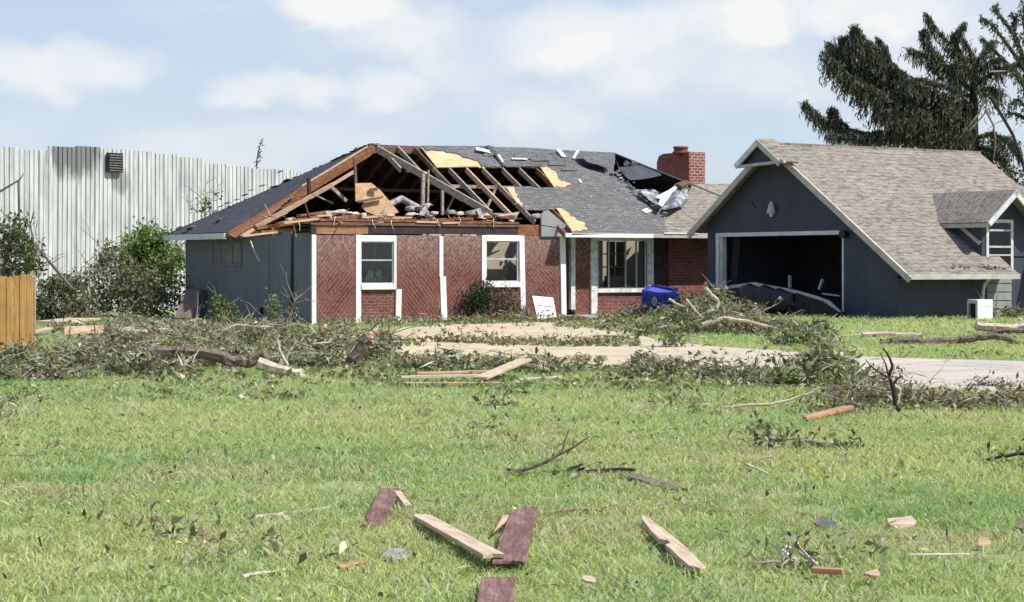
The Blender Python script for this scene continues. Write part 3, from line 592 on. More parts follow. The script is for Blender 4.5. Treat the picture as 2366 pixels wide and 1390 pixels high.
for (a, b, l, w_) in ((1243, 353, 34, 12), (1190, 352, 50, 16), (1230, 362, 60, 10), (1270, 370, 40, 12), (1300, 384, 36, 10), (1210, 376, 44, 9), (1120, 350, 30, 10)):
    p = fs(a, b, .06); q = fs(a + l, b + 3, .1); m.prism([p, q, fs(a + l - 3, b + w_, .02), fs(a - 4, b + w_, .02)], NF * .02)
m.each('lifted_shingle', M['roof'], HS)
m = MB()
for k in range(240):
    a, b = rr.uniform(1180, 1525), rr.uniform(400, 530)
    if b < 400 + max(0, (a - 1415)) * .85 or (a < 1290 and b < 438) or (a < 1330 and b > 478): continue
    p = fs(a, b, .012); d = Vector((rr.uniform(-.1, .1), rr.uniform(-.08, .08), 0)); d.z = TP * d.y; m.beam(p, p + d * .8, rr.uniform(.012, .045), .008, NF)
tag(m.build('roof_litter', simple('pale_granule_scraps', c3(.2, .2, .2), c3(.36, .355, .35), 9), HS), kind='stuff')
m = MB(); m.beam(fs(1500, 484, .03), fs(1488, 489, .03), .2, .02, NF); m.beam(fs(1338, 414, .03), fs(1343, 422, .03), .07, .02, NF); m.beam(fs(1335, 348, .1), fs(1325, 366, .05), .08, .04); m.beam(fs(1290, 345, .1), fs(1303, 362, .05), .16, .03)
m.beam(fs(1100, 343, .12), fs(1132, 350, .1), .22, .02, NF); m.beam(fs(1152, 357, .05), fs(1161, 374, .04), .09, .02, NF); m.beam(fs(1183, 366, .06), fs(1218, 367, .06), .08, .02, NF); m.each('white_scrap', M['whiteold'], HS)
m = MB(); m.beam(fs(1132, 340, .1), fs(1165, 384, .03), .09, .03, NF); m.beam(fs(1125, 337, .15), fs(1142, 352, .06), .2, .05, NF); m.each('torn_felt', M['felt'], HS)
# crumpled sheets on the right of the front slope
def crumple(name, mat, quad, nu, nv, amp, lift, seed, plane=fs):
    r = random.Random(seed); (a, b, c, d) = quad; V = []
    for j in range(nv + 1):
        for i in range(nu + 1):
            u, v = i / nu, j / nv; px = (a[0] * (1 - u) + b[0] * u) * (1 - v) + (d[0] * (1 - u) + c[0] * u) * v; py = (a[1] * (1 - u) + b[1] * u) * (1 - v) + (d[1] * (1 - u) + c[1] * u) * v
            e = 1.0 if 0 < i < nu and 0 < j < nv else .6; V.append(plane(px + r.uniform(-3, 3) * e, py + r.uniform(-3, 3) * e, lift + r.uniform(0, amp)))
    m = MB(); m.add(V, [(j * (nu + 1) + i, j * (nu + 1) + i + 1, (j + 1) * (nu + 1) + i + 1, (j + 1) * (nu + 1) + i) for j in range(nv) for i in range(nu)])
    o = m.build(name, M[mat], HS); s_ = o.modifiers.new('thickness', 'SOLIDIFY'); s_.thickness = .02; sb = o.modifiers.new('smooth', 'SUBSURF'); sb.levels = sb.render_levels = 1; return o
crumple('torn_felt', 'felt', ((1425, 388), (1478, 380), (1536, 406), (1452, 418)), 5, 3, .10, .12, 4)
crumple('torn_felt', 'felt', ((1424, 398), (1462, 402), (1468, 424), (1446, 416)), 4, 3, .16, .0, 9)
crumple('foil_sheet', 'foil', ((1466, 438), (1508, 436), (1536, 448), (1522, 478)), 6, 5, .28, .06, 12)
crumple('foil_sheet', 'foil', ((1560, 422), (1594, 430), (1584, 472), (1528, 488)), 5, 5, .4, .06, 15)
m = MB(); m.prism([fs(a, b, .36) for a, b in ((1566, 425), (1574, 426), (1552, 446), (1530, 478), (1520, 472), (1526, 460), (1514, 455), (1545, 440))], NF * .02); m.build('foil_sheet', M['white'], HS)
m = MB(); m.tube([fs(1568, 432, .4), fs(1582, 424, .5), fs(1596, 424, .5), fs(1592, 438, .3)], .12, .06, 8, .3); m.build('torn_shingle', M['rafter'], HS)
crumple('lifted_shingle', 'roof', ((1335, 352), (1400, 352), (1412, 392), (1352, 372)), 5, 3, .14, .16, 21)
m = MB(); m.prism([fs(a, b, .02) for a, b in ((1336, 368), (1350, 380), (1372, 385), (1398, 384), (1404, 396), (1382, 393), (1358, 388), (1345, 382))], NF * .02); m.build('roof_tear_shade', M['black'], HS)  # black slab painted as the dark inside of a tear
m = MB()
for (a, b, c, d) in ((1446, 376, 1447, 384), (1462, 373, 1467, 382), (1455, 380, 1470, 378), (1445, 372, 1460, 384)): m.beam(fs(a, b, .2), fs(c, d, .15), .14, .06)
m.each('torn_felt', M['felt'], HS)
m = MB()
for k in range(26): a = rr.uniform(0, 1); p = fs(1416 + 118 * a + rr.uniform(-5, 5), 396 + 100 * a + rr.uniform(-4, 4), .05); m.beam(p, p + Vector((rr.uniform(-.15, .15), rr.uniform(-.1, .1), rr.uniform(0, .12))), rr.uniform(.05, .18), .02)
m.each('lifted_shingle', M['graylt'], HS)
# framing
def rafter(mat, p, q, w_=.05, h_=.15, lift=-.09, n=NF): m = MB(); m.beam(p + n * lift, q + n * lift, w_, h_, n); return m.build('rafter', M[mat], HS)
RZ = 5.2
hb('ridge_board', 'rafter', (4.1, 13.2, 4.17, 4.23, 5.02, 5.25))
for (a, b, c, d, mt) in ((888, 339, 923, 386, 'raftergray'), (929, 336, 987, 416, 'raftergray'), (971, 339, 1056, 452, 'rafter'), (1010, 384, 1060, 453, 'raftergray'), (1049, 386, 1122, 482, 'raftergray'), (1089, 386, 1178, 498, 'rafterlt'), (1127, 386, 1227, 508, 'raftergray'), (1165, 386, 1205, 432, 'raftergray'), (1207, 386, 1244, 434, 'raftergray'), (1286, 482, 1326, 538, 'brown'), (1262, 484, 1302, 538, 'brown'), (1249, 387, 1282, 435, 'brown')):
    p, q = fs(a, b), fs(c, d); q.x = p.x = (p.x + q.x) / 2 if abs(p.x - q.x) > .05 else p.x; rafter(mt, p, q)
m = MB(); m.beam(Vector((4.22, 4.15, 5.12)), Vector((-.5, 4.2, 2.44)), .07, .26, NL); m.build('rafter', M['brown'], HS)
m = MB(); m.beam(Vector((4.1, 4.26, 5.2)), Vector((1.9, 4.3, 3.95)), .05, .06, NL); m.build('rafter', M['rafterlt'], HS)
for k in range(6):
    y = 4.24 - .085 * k; m = MB(); x1 = 2.0 - .25 * k; m.beam(Vector((x1, y, hz(x1) - .03 - .02 * k)), Vector((-.5, y + .02, hz(-.5) - .06 - .02 * k)), .055, .04, NL); m.build('sheathing_board', M['brown' if k % 2 else 'headwd'], HS)
m = MB(); m.beam(hl(592, 524, -.12), hl(716, 455, -.12), .06, .13, NL); m.beam(hl(716, 455, -.12), hl(770, 425, -.12), .055, .12, NL); m.beam(hl(770, 425, -.12), hl(818, 396, -.12), .05, .09, NL); m.build('rafter', M['rafterlt'], HS)
m = MB(); m.beam(Vector((4.25, 4.0, 5.12)), H.y(1134, 493, .35), .1, .2); m.build('fallen_beam', M['raftergray'], HS)
m = MB(); m.beam(H.y(560, 545, 3.2), H.y(588, 528, 3.2), .3, .04); m.beam(H.x(545, 541, -.3), H.x(600, 535, -.1), .12, .05); m.each('broken_board', M['rafterlt'], HS)
def post(mat, a, b, y, w_=.07): m = MB(); m.beam(H.y(*a, y), H.y(*b, y), w_, w_); return m.build('attic_post', M[mat], HS)
post('raftergray', (978, 400), (976, 498), 1.2, .09); post('raftergray', (1022, 440), (1022, 496), 1.6); post('raftergray', (990, 392), (988, 480), 2.2, .05); post('rafter', (819, 364), (822, 424), 2.2); post('headdk', (713, 411), (714, 452), 3.4, .09)
post('raftergray', (1152, 422), (1122, 484), 2.2); post('raftergray', (768, 434), (800, 464), 2.6, .09); post('raftergray', (722, 447), (770, 470), 2.8, .04); post('raftergray', (1050, 452), (1034, 485), 1.8, .04)
hb('purlin', 'raftergray', (6.1, 9.9, 3.05, 3.15, 3.96, 4.06)); hb('purlin', 'rafter', (2.6, 12.5, 5.5, 5.6, 3.9, 4.0))
m = MB(); m.prism([H.y(a, b, 1.6) for a, b in ((821, 423), (858, 422), (880, 440), (922, 490), (900, 497), (880, 490), (872, 497), (848, 490), (836, 478), (842, 464), (822, 465))], (0, .03, 0)); m.build('plywood', M['deck'], HS)
m = MB(); m.beam(H.y(853, 440, 1.55), H.y(872, 436, 1.5), .04, .1); m.beam(H.y(826, 466, 1.5), H.y(884, 455, 1.5), .06, .06); m.each('broken_board', M['rafter'], HS)
m = MB()
for (a, b, c, d, w_) in ((590, 527, 700, 512, .09), (640, 518, 820, 500, .12), (700, 506, 770, 492, .08), (820, 498, 930, 504, .10), (930, 510, 1090, 505, .08), (1000, 514, 1130, 512, .09), (600, 536, 680, 530, .08), (690, 498, 760, 488, .05), (1080, 500, 1190, 500, .1)):
    m.beam(H.y(a, b, rr.uniform(.1, .5)), H.y(c, d, rr.uniform(.1, .5)), .2, w_)
m.each('broken_board', M['brown'], HS)
m = MB()
for (a, b, c, d) in ((655, 515, 735, 505), (730, 498, 765, 497), (905, 503, 950, 502), (960, 512, 1010, 513), (1020, 515, 1060, 514), (835, 502, 870, 500), (560, 545, 640, 536), (1150, 498, 1196, 492)):
    m.beam(H.y(a, b, -.02), H.y(c, d, -.02), .12, .05)
m.each('broken_board', M['rafterlt'], HS)
def lump(c, r, seed, sq=.6):
    bm = bmesh.new(); bmesh.ops.create_icosphere(bm, subdivisions=2, radius=1); q = random.Random(seed); ph = [q.uniform(0, 6) for _ in range(9)]
    V = []
    for v in bm.verts:
        k = 1 + .25 * math.sin(3 * v.co.x + ph[0]) + .22 * math.sin(4 * v.co.y + ph[1]) + .2 * math.sin(5 * v.co.z + ph[2]) + q.uniform(-.12, .12)
        V.append((c[0] + v.co.x * r * k, c[1] + v.co.y * r * k, c[2] + v.co.z * r * k * sq))
    F = [tuple(v.index for v in f.verts) for f in bm.faces]; bm.free(); return V, F
for i, (px, py, r, mt) in enumerate(((772, 490, .13, 'insul'), (785, 489, .16, 'insul'), (800, 492, .14, 'insul'), (820, 494, .13, 'insul'), (700, 500, .14, 'insulg'), (672, 506, .12, 'insul'), (740, 496, .15, 'insulg'), (950, 482, .17, 'insulg'), (965, 478, .14, 'insulg'), (985, 474, .16, 'insulg'), (952, 494, .15, 'insul'), (1003, 492, .13, 'insul'), (1042, 490, .16, 'insulg'), (1060, 493, .14, 'insul'), (1085, 492, .2, 'insulg'), (1098, 489, .16, 'insul'), (1120, 497, .17, 'insulg'), (1150, 496, .18, 'insulg'), (945, 395, .12, 'insul'), (972, 398, .16, 'insul'), (1180, 500, .14, 'insulg'), (1235, 500, .2, 'insulg'), (870, 498, .12, 'insulg'), (900, 498, .13, 'insul'))):
    m = MB(); c_ = H.y(px, py, 3.0 if py < 400 else .35); V_, F_ = lump((0, 0, 0), r * .8, i, .42); m.add([(c_.x + v_[0] * 1.5, c_.y + v_[1], c_.z + v_[2] + .08 * v_[0]) for v_ in V_], F_); m.build('insulation', M[mt], HS, smooth=True)
# splintered wood, rags and wires along the torn edge
m = MB()
for k in range(46):
    p = H.y(rr.uniform(600, 1200), rr.uniform(496, 517), rr.uniform(-.05, .4)); d = Vector((rr.uniform(-1, 1), rr.uniform(-.4, .2), rr.uniform(-.25, .35))).normalized() * rr.uniform(.12, .5); m.beam(p, p + d, rr.uniform(.015, .06), rr.uniform(.01, .03), taper=.5)
m.each('splinter', M['rafterlt'], HS); m = MB()
for k in range(30):
    p = H.y(rr.uniform(600, 1200), rr.uniform(500, 520), rr.uniform(-.08, .3)); d = Vector((rr.uniform(-1, 1), rr.uniform(-.4, .2), rr.uniform(-.2, .25))).normalized() * rr.uniform(.15, .6); m.beam(p, p + d, rr.uniform(.03, .09), .02, taper=.6)
m.each('splinter', M['rafter'], HS); m = MB()
for (a, b) in ((905, 508), (1010, 505), (775, 500), (1060, 500), (690, 512), (1140, 505), (860, 506)):
    p = H.y(a, b, -.06); m.tube([p, p + Vector((rr.uniform(-.05, .05), -.03, -.1)), p + Vector((rr.uniform(-.1, .1), -.03, -.25))], .012, .006, 5)
m.each('hanging_wire', M['whiteold'], HS); m = MB()
for (a, b, c, d) in ((985, 470, 972, 498), (1100, 482, 1112, 505), (752, 488, 760, 505), (1190, 490, 1180, 512), (835, 492, 842, 512)):
    p, q = H.y(a, b, .15), H.y(c, d, .0); m.prism([p, p + Vector((.16, 0, .02)), q + Vector((.1, 0, 0)), q + Vector((-.06, 0, .03))], (0, .03, 0))
m.each('hanging_rag', M['insulg'], HS)
for k in range(16):
    x = 2.4 + .61 * k; m = MB(); y1 = max(4.3, 8.9 - (x + .5)) if x < 4.2 else 4.3; y1 = 4.3 if x >= 4.2 else 8.9 - (x + .5) + .1
    m.beam((x, y1, 2.57 + TP * (8.9 - y1) - .14), (x, 8.3, 2.57 + TP * .6 - .14), .05, .14, back); m.build('rafter', M['brown'], HS)
m = MB(); m.tube([(3.0, 1.6, 2.75), (3.2, 1.7, 3.3), (3.9, 1.9, 3.55), (4.6, 1.8, 3.2), (5.0, 1.7, 2.8)], .11, .1, 10); m.build('duct', M['insulg'], HS)
# chimney
cc = H.y(1592, 420, 5.6); cx = cc.x; zt = H.y(1592, 350, 5.6).z; yl = H.x(1517, 400, cx).y; xr_ = H.y(1629, 400, 5.6).x
prof = [(5.6, 3.2), (5.6, zt), (yl - .35, zt), (yl - .12, zt - .07), (yl, zt - .28), (yl, 3.2)]
m = MB(); m.prism([(cx + .02, y, z) for y, z in prof], (xr_ - cx - .02, 0, 0)); ch = m.build('chimney', M['brick_chx'], HS)
m = MB(); m.prism([(cx, y + (.01 if y < 6 else -.01), z - .01) for y, z in prof], (.03, 0, 0)); m.build('chimney_face', M['brick_chy'], ch)
m = MB(); c = H.y(1573, 345, 6.1); m.tube([(c.x, 6.1, zt - .05), (c.x, 6.1, zt + .18)], .24, .24, 20); m.tube([(c.x, 6.1, zt + .14), (c.x, 6.1, zt + .2)], .27, .26, 20); m.tube([(c.x, 6.1, zt - .02), (c.x, 6.1, zt + .03)], .3, .28, 20); m.build('flue_pot', M['brick_chy'], ch)
# ------------------------------------------------------------------ the attached garage
GR = empty('garage', G.o, ANG, 'dark slate-grey garage with beige shingle roof, dormer and a gaping doorway', 'garage')
def gb(name, mat, *boxes, parent=GR, **kw):
    m = MB()
    for b in boxes: m.box(*b)
    return m.build(name, M[mat], parent, **kw)
KR = .663; zR = lambda y: 1.2 + KR * (y + .7); KL = .688; zL = lambda y: 2.41 + KL * (8.37 - y); YR, ZR = 4.81, 4.86
gs = lambda px, py, lift=0.0: G.plane(px, py, (0, -KR, 1), 1.2 + KR * .7 + lift)
NG = Vector((0, -KR, 1)).normalized(); NGL = Vector((0, KL, 1)).normalized()
XE = gs(2244, 336).x; 
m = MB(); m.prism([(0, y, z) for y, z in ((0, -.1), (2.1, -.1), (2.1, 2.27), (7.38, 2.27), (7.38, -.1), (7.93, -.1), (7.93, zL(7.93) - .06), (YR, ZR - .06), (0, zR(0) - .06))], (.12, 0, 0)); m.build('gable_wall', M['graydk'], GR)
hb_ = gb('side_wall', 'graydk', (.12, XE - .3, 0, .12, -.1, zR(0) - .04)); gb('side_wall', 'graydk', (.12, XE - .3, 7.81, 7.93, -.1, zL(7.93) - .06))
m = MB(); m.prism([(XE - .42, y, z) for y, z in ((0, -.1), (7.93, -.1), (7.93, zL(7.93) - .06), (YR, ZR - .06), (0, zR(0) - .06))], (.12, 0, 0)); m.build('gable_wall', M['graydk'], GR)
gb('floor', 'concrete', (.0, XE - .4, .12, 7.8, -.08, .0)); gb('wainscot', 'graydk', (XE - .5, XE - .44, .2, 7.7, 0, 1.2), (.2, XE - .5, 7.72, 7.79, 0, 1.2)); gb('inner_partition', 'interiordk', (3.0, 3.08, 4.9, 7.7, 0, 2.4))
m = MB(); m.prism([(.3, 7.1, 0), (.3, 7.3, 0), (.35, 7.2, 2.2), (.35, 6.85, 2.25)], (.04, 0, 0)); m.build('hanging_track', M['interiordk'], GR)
m = MB(); m.beam(G.x(1825, 636, .8), G.x(1825, 664, .8), .07, .07); m.beam(G.x(1901, 645, .5), G.x(1893, 668, .5), .07, .07); m.beam(G.x(1900, 678, .4), G.x(1940, 683, .4), .04, .04); m.build('door_track', M['frame'], GR)
# door surround
gb('door_trim', 'fasciag', (-.05, .03, 2.0, 7.5, 2.25, 2.36), (-.03, .1, 2.06, 2.11, .0, 2.25), (-.05, .03, 7.36, 7.49, .6, 2.25), (.03, .2, 7.3, 7.37, .3, 2.25))
# right slope with the dormer notch, left slope
m = MB(); E = .04
def gslab(pts, n, mat='beige', t=.05, name='shingle_roof', lift=0):
    m = MB(); m.prism([Vector(p) + n * lift for p in pts], -n * t); return m.build(name, M[mat], GR)
xw = gs(2342, 621).x; DX0, DX1 = 3.08, 4.78
rp = [(-.32, -.7), (xw, -.7), (xw, .18), (DX1 + .02, .18), (DX1 + .02, -.7), (XE, -.7), (XE, YR), (-.32, YR)]
gslab([(x, y, zR(y)) for x, y in rp], NG)
gslab([(-.32, 8.37, 2.41), (-.32, YR, ZR), (XE, YR, ZR), (XE, 8.37, 2.41)], NGL)
gb('ridge_cap', 'beige', (-.3, XE, YR - .07, YR + .07, ZR - .05, ZR + .012))
m = MB(); m.beam((-.34, -.78, zR(-.78) - .1), (-.34, YR, ZR - .1), .06, .17, NG); m.build('rake_board', M['fascia'], GR)
m = MB(); m.beam((-.34, 8.43, zL(8.43) - .1), (-.34, YR, ZR - .1), .06, .17, NGL); m.build('rake_board', M['fascia'], GR)
gb('eave_board', 'fascia', (-.36, xw, -.76, -.70, zR(-.7) - .15, zR(-.7) - .005)); gb('eave_board', 'fascia', (DX1 + .05, XE, -.76, -.70, zR(-.7) - .15, zR(-.7) - .005))
gb('soffit', 'graydk', (-.3, xw, -.7, 0, zR(-.7) - .15, zR(-.7) - .13))
# peaked hood at the top of the gable
HX, HY, HW = -.82, 4.68, 1.0
m = MB(); m.prism([(HX + .14, HY - HW + .1, 4.26), (HX + .14, HY + HW - .1, 4.22), (HX + .14, HY, 4.85)], (.05, 0, 0)); m.build('hood_panel', M['graydk'], GR)
def hoodside(sg, n):
    a = (HX, HY, 4.95); b = (HX, HY + sg * HW, 4.95 - HW * .67); m = MB(); m.prism([a, b, (-.2, b[1], b[2]), (-.2, HY, 4.95)], n * -.05); m.build('hood_roof', M['beige'], GR)
    m = MB(); m.beam(Vector(a) - n * .09 + Vector((-.02, 0, 0)), Vector(b) - n * .09 + Vector((-.02, 0, 0)), .05, .15, n); m.build('rake_board', M['fasciag' if sg > 0 else 'fascia'], GR)
hoodside(-1, Vector((0, -.67, 1)).normalized()); hoodside(1, Vector((0, .67, 1)).normalized())
m = MB(); m.beam((HX + .02, HY - HW - .12, 4.27), (HX + .02, HY + HW - .15, 4.2), .1, .08); m.build('hood_sill', M['fascia'], GR)
# lamps and a scratch
c = G.x(1782, 484, -.12); m = MB(); m.tube([c + Vector((0, 0, .24)), c + Vector((0, 0, .12)), c + Vector((0, 0, -.08))], .03, .13, 16); m.tube([c + Vector((0, 0, -.08)), c + Vector((0, 0, -.11))], .14, .13, 16)
lamp = m.build('wall_lamp', simple('old_lamp_enamel', c3(.32, .36, .37), c3(.42, .46, .47), 6, .5), GR, smooth=False); m = MB(); m.tube([c + Vector((0, 0, -.1)), c + Vector((0, 0, -.16)), c + Vector((0, 0, -.2))], .06, .04, 12); m.build('bulb', M['whiteold'], lamp)
c = G.x(1951, 541, -.1); m = MB(); m.tube([c + Vector((.1, 0, 0)), c, c + Vector((-.08, 0, 0))], .1, .1, 14); m.tube([c + Vector((-.08, 0, 0)), c + Vector((-.1, 0, 0))], .12, .12, 14); m.build('floodlight', M['black'], GR)
m = MB(); m.prism([G.x(a, b, -.008) for a, b in ((1735, 461), (1741, 468), (1747, 483), (1744, 482), (1739, 473))], (.005, 0, 0)); m.build('scratch', M['black'], GR)
# dormer
dy = lambda z: (z - 1.2) / KR - .7
DXC = 3.93; ZD, ZE_ = 3.46, 2.78
m = MB(); m.prism([(DX0, 0, zR(0) + .0), (DX1, 0, zR(0)), (DX1, 0, ZE_ - .06), (DXC, 0, ZD - .07), (DX0, 0, ZE_ - .06)], (0, .08, 0)); dr = m.build('dormer', M['graydk'], GR)
for x in (DX0, DX1 - .08):
    m = MB(); m.prism([(x, .08, zR(.08)), (x, dy(ZE_), ZE_ - .03), (x, .08, ZE_ - .05)], (.08, 0, 0)); m.build('dormer_cheek', M['graydk'], dr)
m = MB(); p = G.x(2206, 510, DX0 - .04); q = G.x(2264, 562, DX0 - .04); m.beam(p, q, .05, .1); m.build('cheek_trim', M['fascia'], dr)
for sg in (-1, 1):
    xo = DXC + sg * 1.08; zo = ZD - .82 * (1.08) ; sl = Vector((sg * .82, 0, 1)).normalized(); yb0 = -.42; m = MB()
    m.prism([(DXC, yb0, ZD), (xo, yb0, zo), (xo, dy(zo) + .05, zo), (DXC, dy(ZD) + .05, ZD)], sl * -.05); m.build('dormer_roof', M['beige'], dr)
    m = MB(); m.beam(Vector((DXC, yb0 - .02, ZD)) - sl * .08, Vector((xo, yb0 - .02, zo)) - sl * .08, .05, .13, sl); m.build('rake_board', M['fasciag'], dr)
    m = MB(); m.box(min(xo, xo - sg * .06), max(xo, xo - sg * .06), yb0, dy(zo), zo - .14, zo - .03); m.build('eave_board', M['fascia'], dr)
a = G.y(2279, 506, -.02); b = G.y(2341, 620, -.02); x0, x1, z1, z0 = a.x, b.x, a.z, b.z
w = gb('window', 'fasciag', (x0, x1, -.03, .02, z1 - .09, z1), (x0, x0 + .09, -.03, .02, z0, z1 - .09), (x1 - .09, x1, -.03, .02, z0, z1 - .09), (x0, x1, -.04, .02, z0 - .06, z0), parent=dr)
m = MB(); m.box(x0 + .09, x1 - .09, -.022, .015, z1 - .32, z1 - .27); m.box(x0 + .09, x1 - .09, -.022, .015, (z0 + z1) / 2 - .1, (z0 + z1) / 2 - .05); m.box(x0 + .09, x1 - .09, -.02, .015, (z0 + z1) / 2 - .32, (z0 + z1) / 2 - .28); m.build('sash', M['frame'], w)
m = MB(); m.box(x0 + .1, x1 - .1, -.012, -.006, z0 + .02, z1 - .09); m.build('pane', M['glass'], w)
m = MB(); m.box(x0 + .1, x1 - .1, -.003, -.001, z0, z1 - .1); m.build('dim_room_sheet', simple('dim_room_seen_through_glass', c3(.03, .032, .034), c3(.11, .115, .115), 1.2, .9, .1, bump=0), w)  # flat dark sheet painted as the dim room behind the pane
# lap siding strip, its sunlight put in as a paler colour, and the broken downspout
sx0, sx1 = G.y(2280, 680, 0).x, G.y(2336, 680, 0).x; m = MB()
for k in range(5): z = .0 + .235 * k; m.prism([(sx0, -.03, z), (sx0, -.012, z + .215), (sx0, -.002, z + .215), (sx0, -.002, z)], (sx1 - sx0, 0, 0))
m.build('lap_siding', M['greenlt'], GR)
m = MB(); m.tube([G.y(2290, 634, -.55), G.y(2284, 645, -.5), G.y(2276, 655, -.3), G.y(2272, 668, -.12), G.y(2270, 700, -.1)], .05, .045, 8); m.build('downspout', M['fasciag'], GR)
rr = random.Random(5); m = MB()
for k in range(16): p = gs(2205 + rr.uniform(0, 120), 618 + rr.uniform(-3, 2), .04); m.beam(p, p + Vector((rr.uniform(-.2, .2), 0, rr.uniform(0, .08))), .05, .02)
m.build('roof_litter', M['twig'], GR)
# fallen door
def gw(px, py, x): return G.w(G.x(px, py, x))
mb = MB(); prof = [(1636, 672), (1662, 668), (1700, 661), (1744, 655), (1768, 660), (1830, 671), (1885, 686), (1915, 697), (1942, 722)]
F0 = [gw(a, b, -.45) for a, b in prof]; B0 = [gw(a, b + 2, 1.3) + Vector((0, 0, -.12 if i in (0, 8) else .0)) for i, (a, b) in enumerate(prof)]
n = len(prof); mb.add(F0 + B0, [(i, i + 1, n + i + 1, n + i) for i in range(n - 1)])
dr_ = empty('garage_door', gw(1790, 735, -.2), 0, 'buckled dark overhead door collapsed in the garage doorway', 'garage door'); off = dr_.location.copy()
def rel(m): m.v = [tuple(Vector(p) - off) for p in m.v]; return m
o = rel(mb).build('door_panel', M['graydk'], dr_); s_ = o.modifiers.new('thickness', 'SOLIDIFY'); s_.thickness = .05
for i, (a, b) in enumerate(((0, 3), (3, 8))):
    m = MB()
    for j in range(a, b): m.beam(F0[j] + Vector((-.03, -.05, .0)), F0[j + 1] + Vector((-.03, -.05, .0)), .08, .085)
    rel(m).build('door_rail', M['frame' if i else 'fascia'], dr_)
m = MB(); V = [gw(a, b, -.25) for a, b in ((1700, 668), (1744, 662), (1830, 678), (1915, 703), (1942, 728), (1944, 738), (1700, 738))]; m.prism(V, (.5, .3, 0)); rel(m).build('door_underside_shade', M['black'], dr_)  # black block standing for the shadow under the tented door
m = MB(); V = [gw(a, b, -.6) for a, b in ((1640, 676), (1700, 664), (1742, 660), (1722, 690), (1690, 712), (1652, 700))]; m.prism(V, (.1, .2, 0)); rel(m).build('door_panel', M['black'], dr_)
m = MB(); V = [gw(a, b, -.62) for a, b in ((1838, 676), (1900, 696), (1938, 722), (1930, 742), (1860, 742), (1836, 720))]; m.prism(V, (.12, .25, 0)); rel(m).build('door_panel', M['black'], dr_)  # black panel filling the shaded void below the rail
bc = gw(1778, 698, -.85); V, F = lump((0, 0, 0), 1, 5, 1); mb = MB(); ux = Vector((math.cos(R(-30)), math.sin(R(-30)), 0)); uy = Vector((-ux.y, ux.x, 0))
for sx, rx, rz in ((-.42, .44, .40), (0.02, .42, .42), (.45, .40, .38)):
    mb.add([tuple(bc + ux * (sx + p[0] * rx) + uy * (p[1] * .3) + Vector((0, 0, p[2] * rz - sx * .12 + .08))) for p in V], F)
mb.add([tuple(bc + ux * (.72 + p[0] * .2) + Vector((0, 0, p[2] * .32 - .2)) + uy * p[1] * .2) for p in V], F)
thing(mb, 'plastic_sheeting', M['blackd'], 'crumpled glossy black sheeting bulging below the collapsed garage door', 'sheeting', smooth=True)
mb = MB(); c = gw(1803, 689, -1.05); mb.add(*lump(c, .07, 4)); thing(mb, 'paper_scrap', M['white'], 'small white scrap stuck on the black sheeting', 'scrap')
# ------------------------------------------------------------------ warehouse, fence, plants and trees
def rpath(a, b, n, j, r):
    a, b = Vector(a), Vector(b); L = (b - a).length; return [a.lerp(b, i / n) + Vector((r.uniform(-1, 1), r.uniform(-1, 1), r.uniform(-1, 1))) * (j * L * (0 if i in (0, n) else 1)) for i in range(n + 1)]
WD = Vector((.633, .774, 0)).normalized(); W0 = at(240, 640, 70); W0.z = 0
WF = Frame(W0, math.atan2(WD.y, WD.x))
WH = empty('warehouse', W0, WF.a, 'tall grimy white corrugated metal warehouse standing behind the house', 'warehouse')
def topz(x): return 5.83 - (.062 * x if x > 0 else -.055 * x * .9)
rr = random.Random(8); mod = 1.19; x = -9.6; m = MB(); st = MB(); k = 0
while x < 16.5:
    zt = topz(x + mod * .5) + rr.uniform(-.13, .06)
    if -5.0 < x < -3.4: zt -= .05
    prof = []; nr = 3; p = mod / nr
    for i in range(nr):
        for (u, d) in ((0, .0), (.05, .05), (.13, .05), (.18, 0), (.5, 0), (.54, .035), (.6, .035), (.64, 0)): prof.append((x + (i + u) * p, d))
    prof.append((x + mod - .01, 0)); sway = rr.uniform(-.03, .03); b = len(m.v); n = len(prof)
    m.v += [(a + sway * 0, d - .02 * (k % 2), -.1) for a, d in prof] + [(a + sway, d - .02 * (k % 2) - rr.uniform(0, .02), zt) for a, d in prof]
    m.f += [(b + i, b + i + 1, b + n + i + 1, b + n + i) for i in range(n - 1)]; x += mod; k += 1
wl = m.build('corrugated_wall', M['metal'], WH); sm = wl.modifiers.new('thickness', 'SOLIDIFY'); sm.thickness = .01
m = MB(); m.box(-9.5, 16.4, .25, 9, 0, 4.3); m.build('inner_building', M['interiordk'], WH)
def wpt(px, py, y=-.1): return WF.y(px, py, y)
a, b = wpt(247, 352), wpt(282, 398); m = MB(); m.box(a.x, b.x, -.16, -.06, b.z, a.z); lv = m.build('louvre_vent', M['black'], WH); m = MB()
for i in range(7): z = b.z + (a.z - b.z) * (i + .5) / 7.5; m.beam((a.x + .05, -.18, z), (b.x - .05, -.18, z), .03, .05, (0, .5, 1))
m.build('louvre_blade', simple('dull_grey_metal', c3(.04, .04, .04), c3(.12, .12, .12), 3), lv)
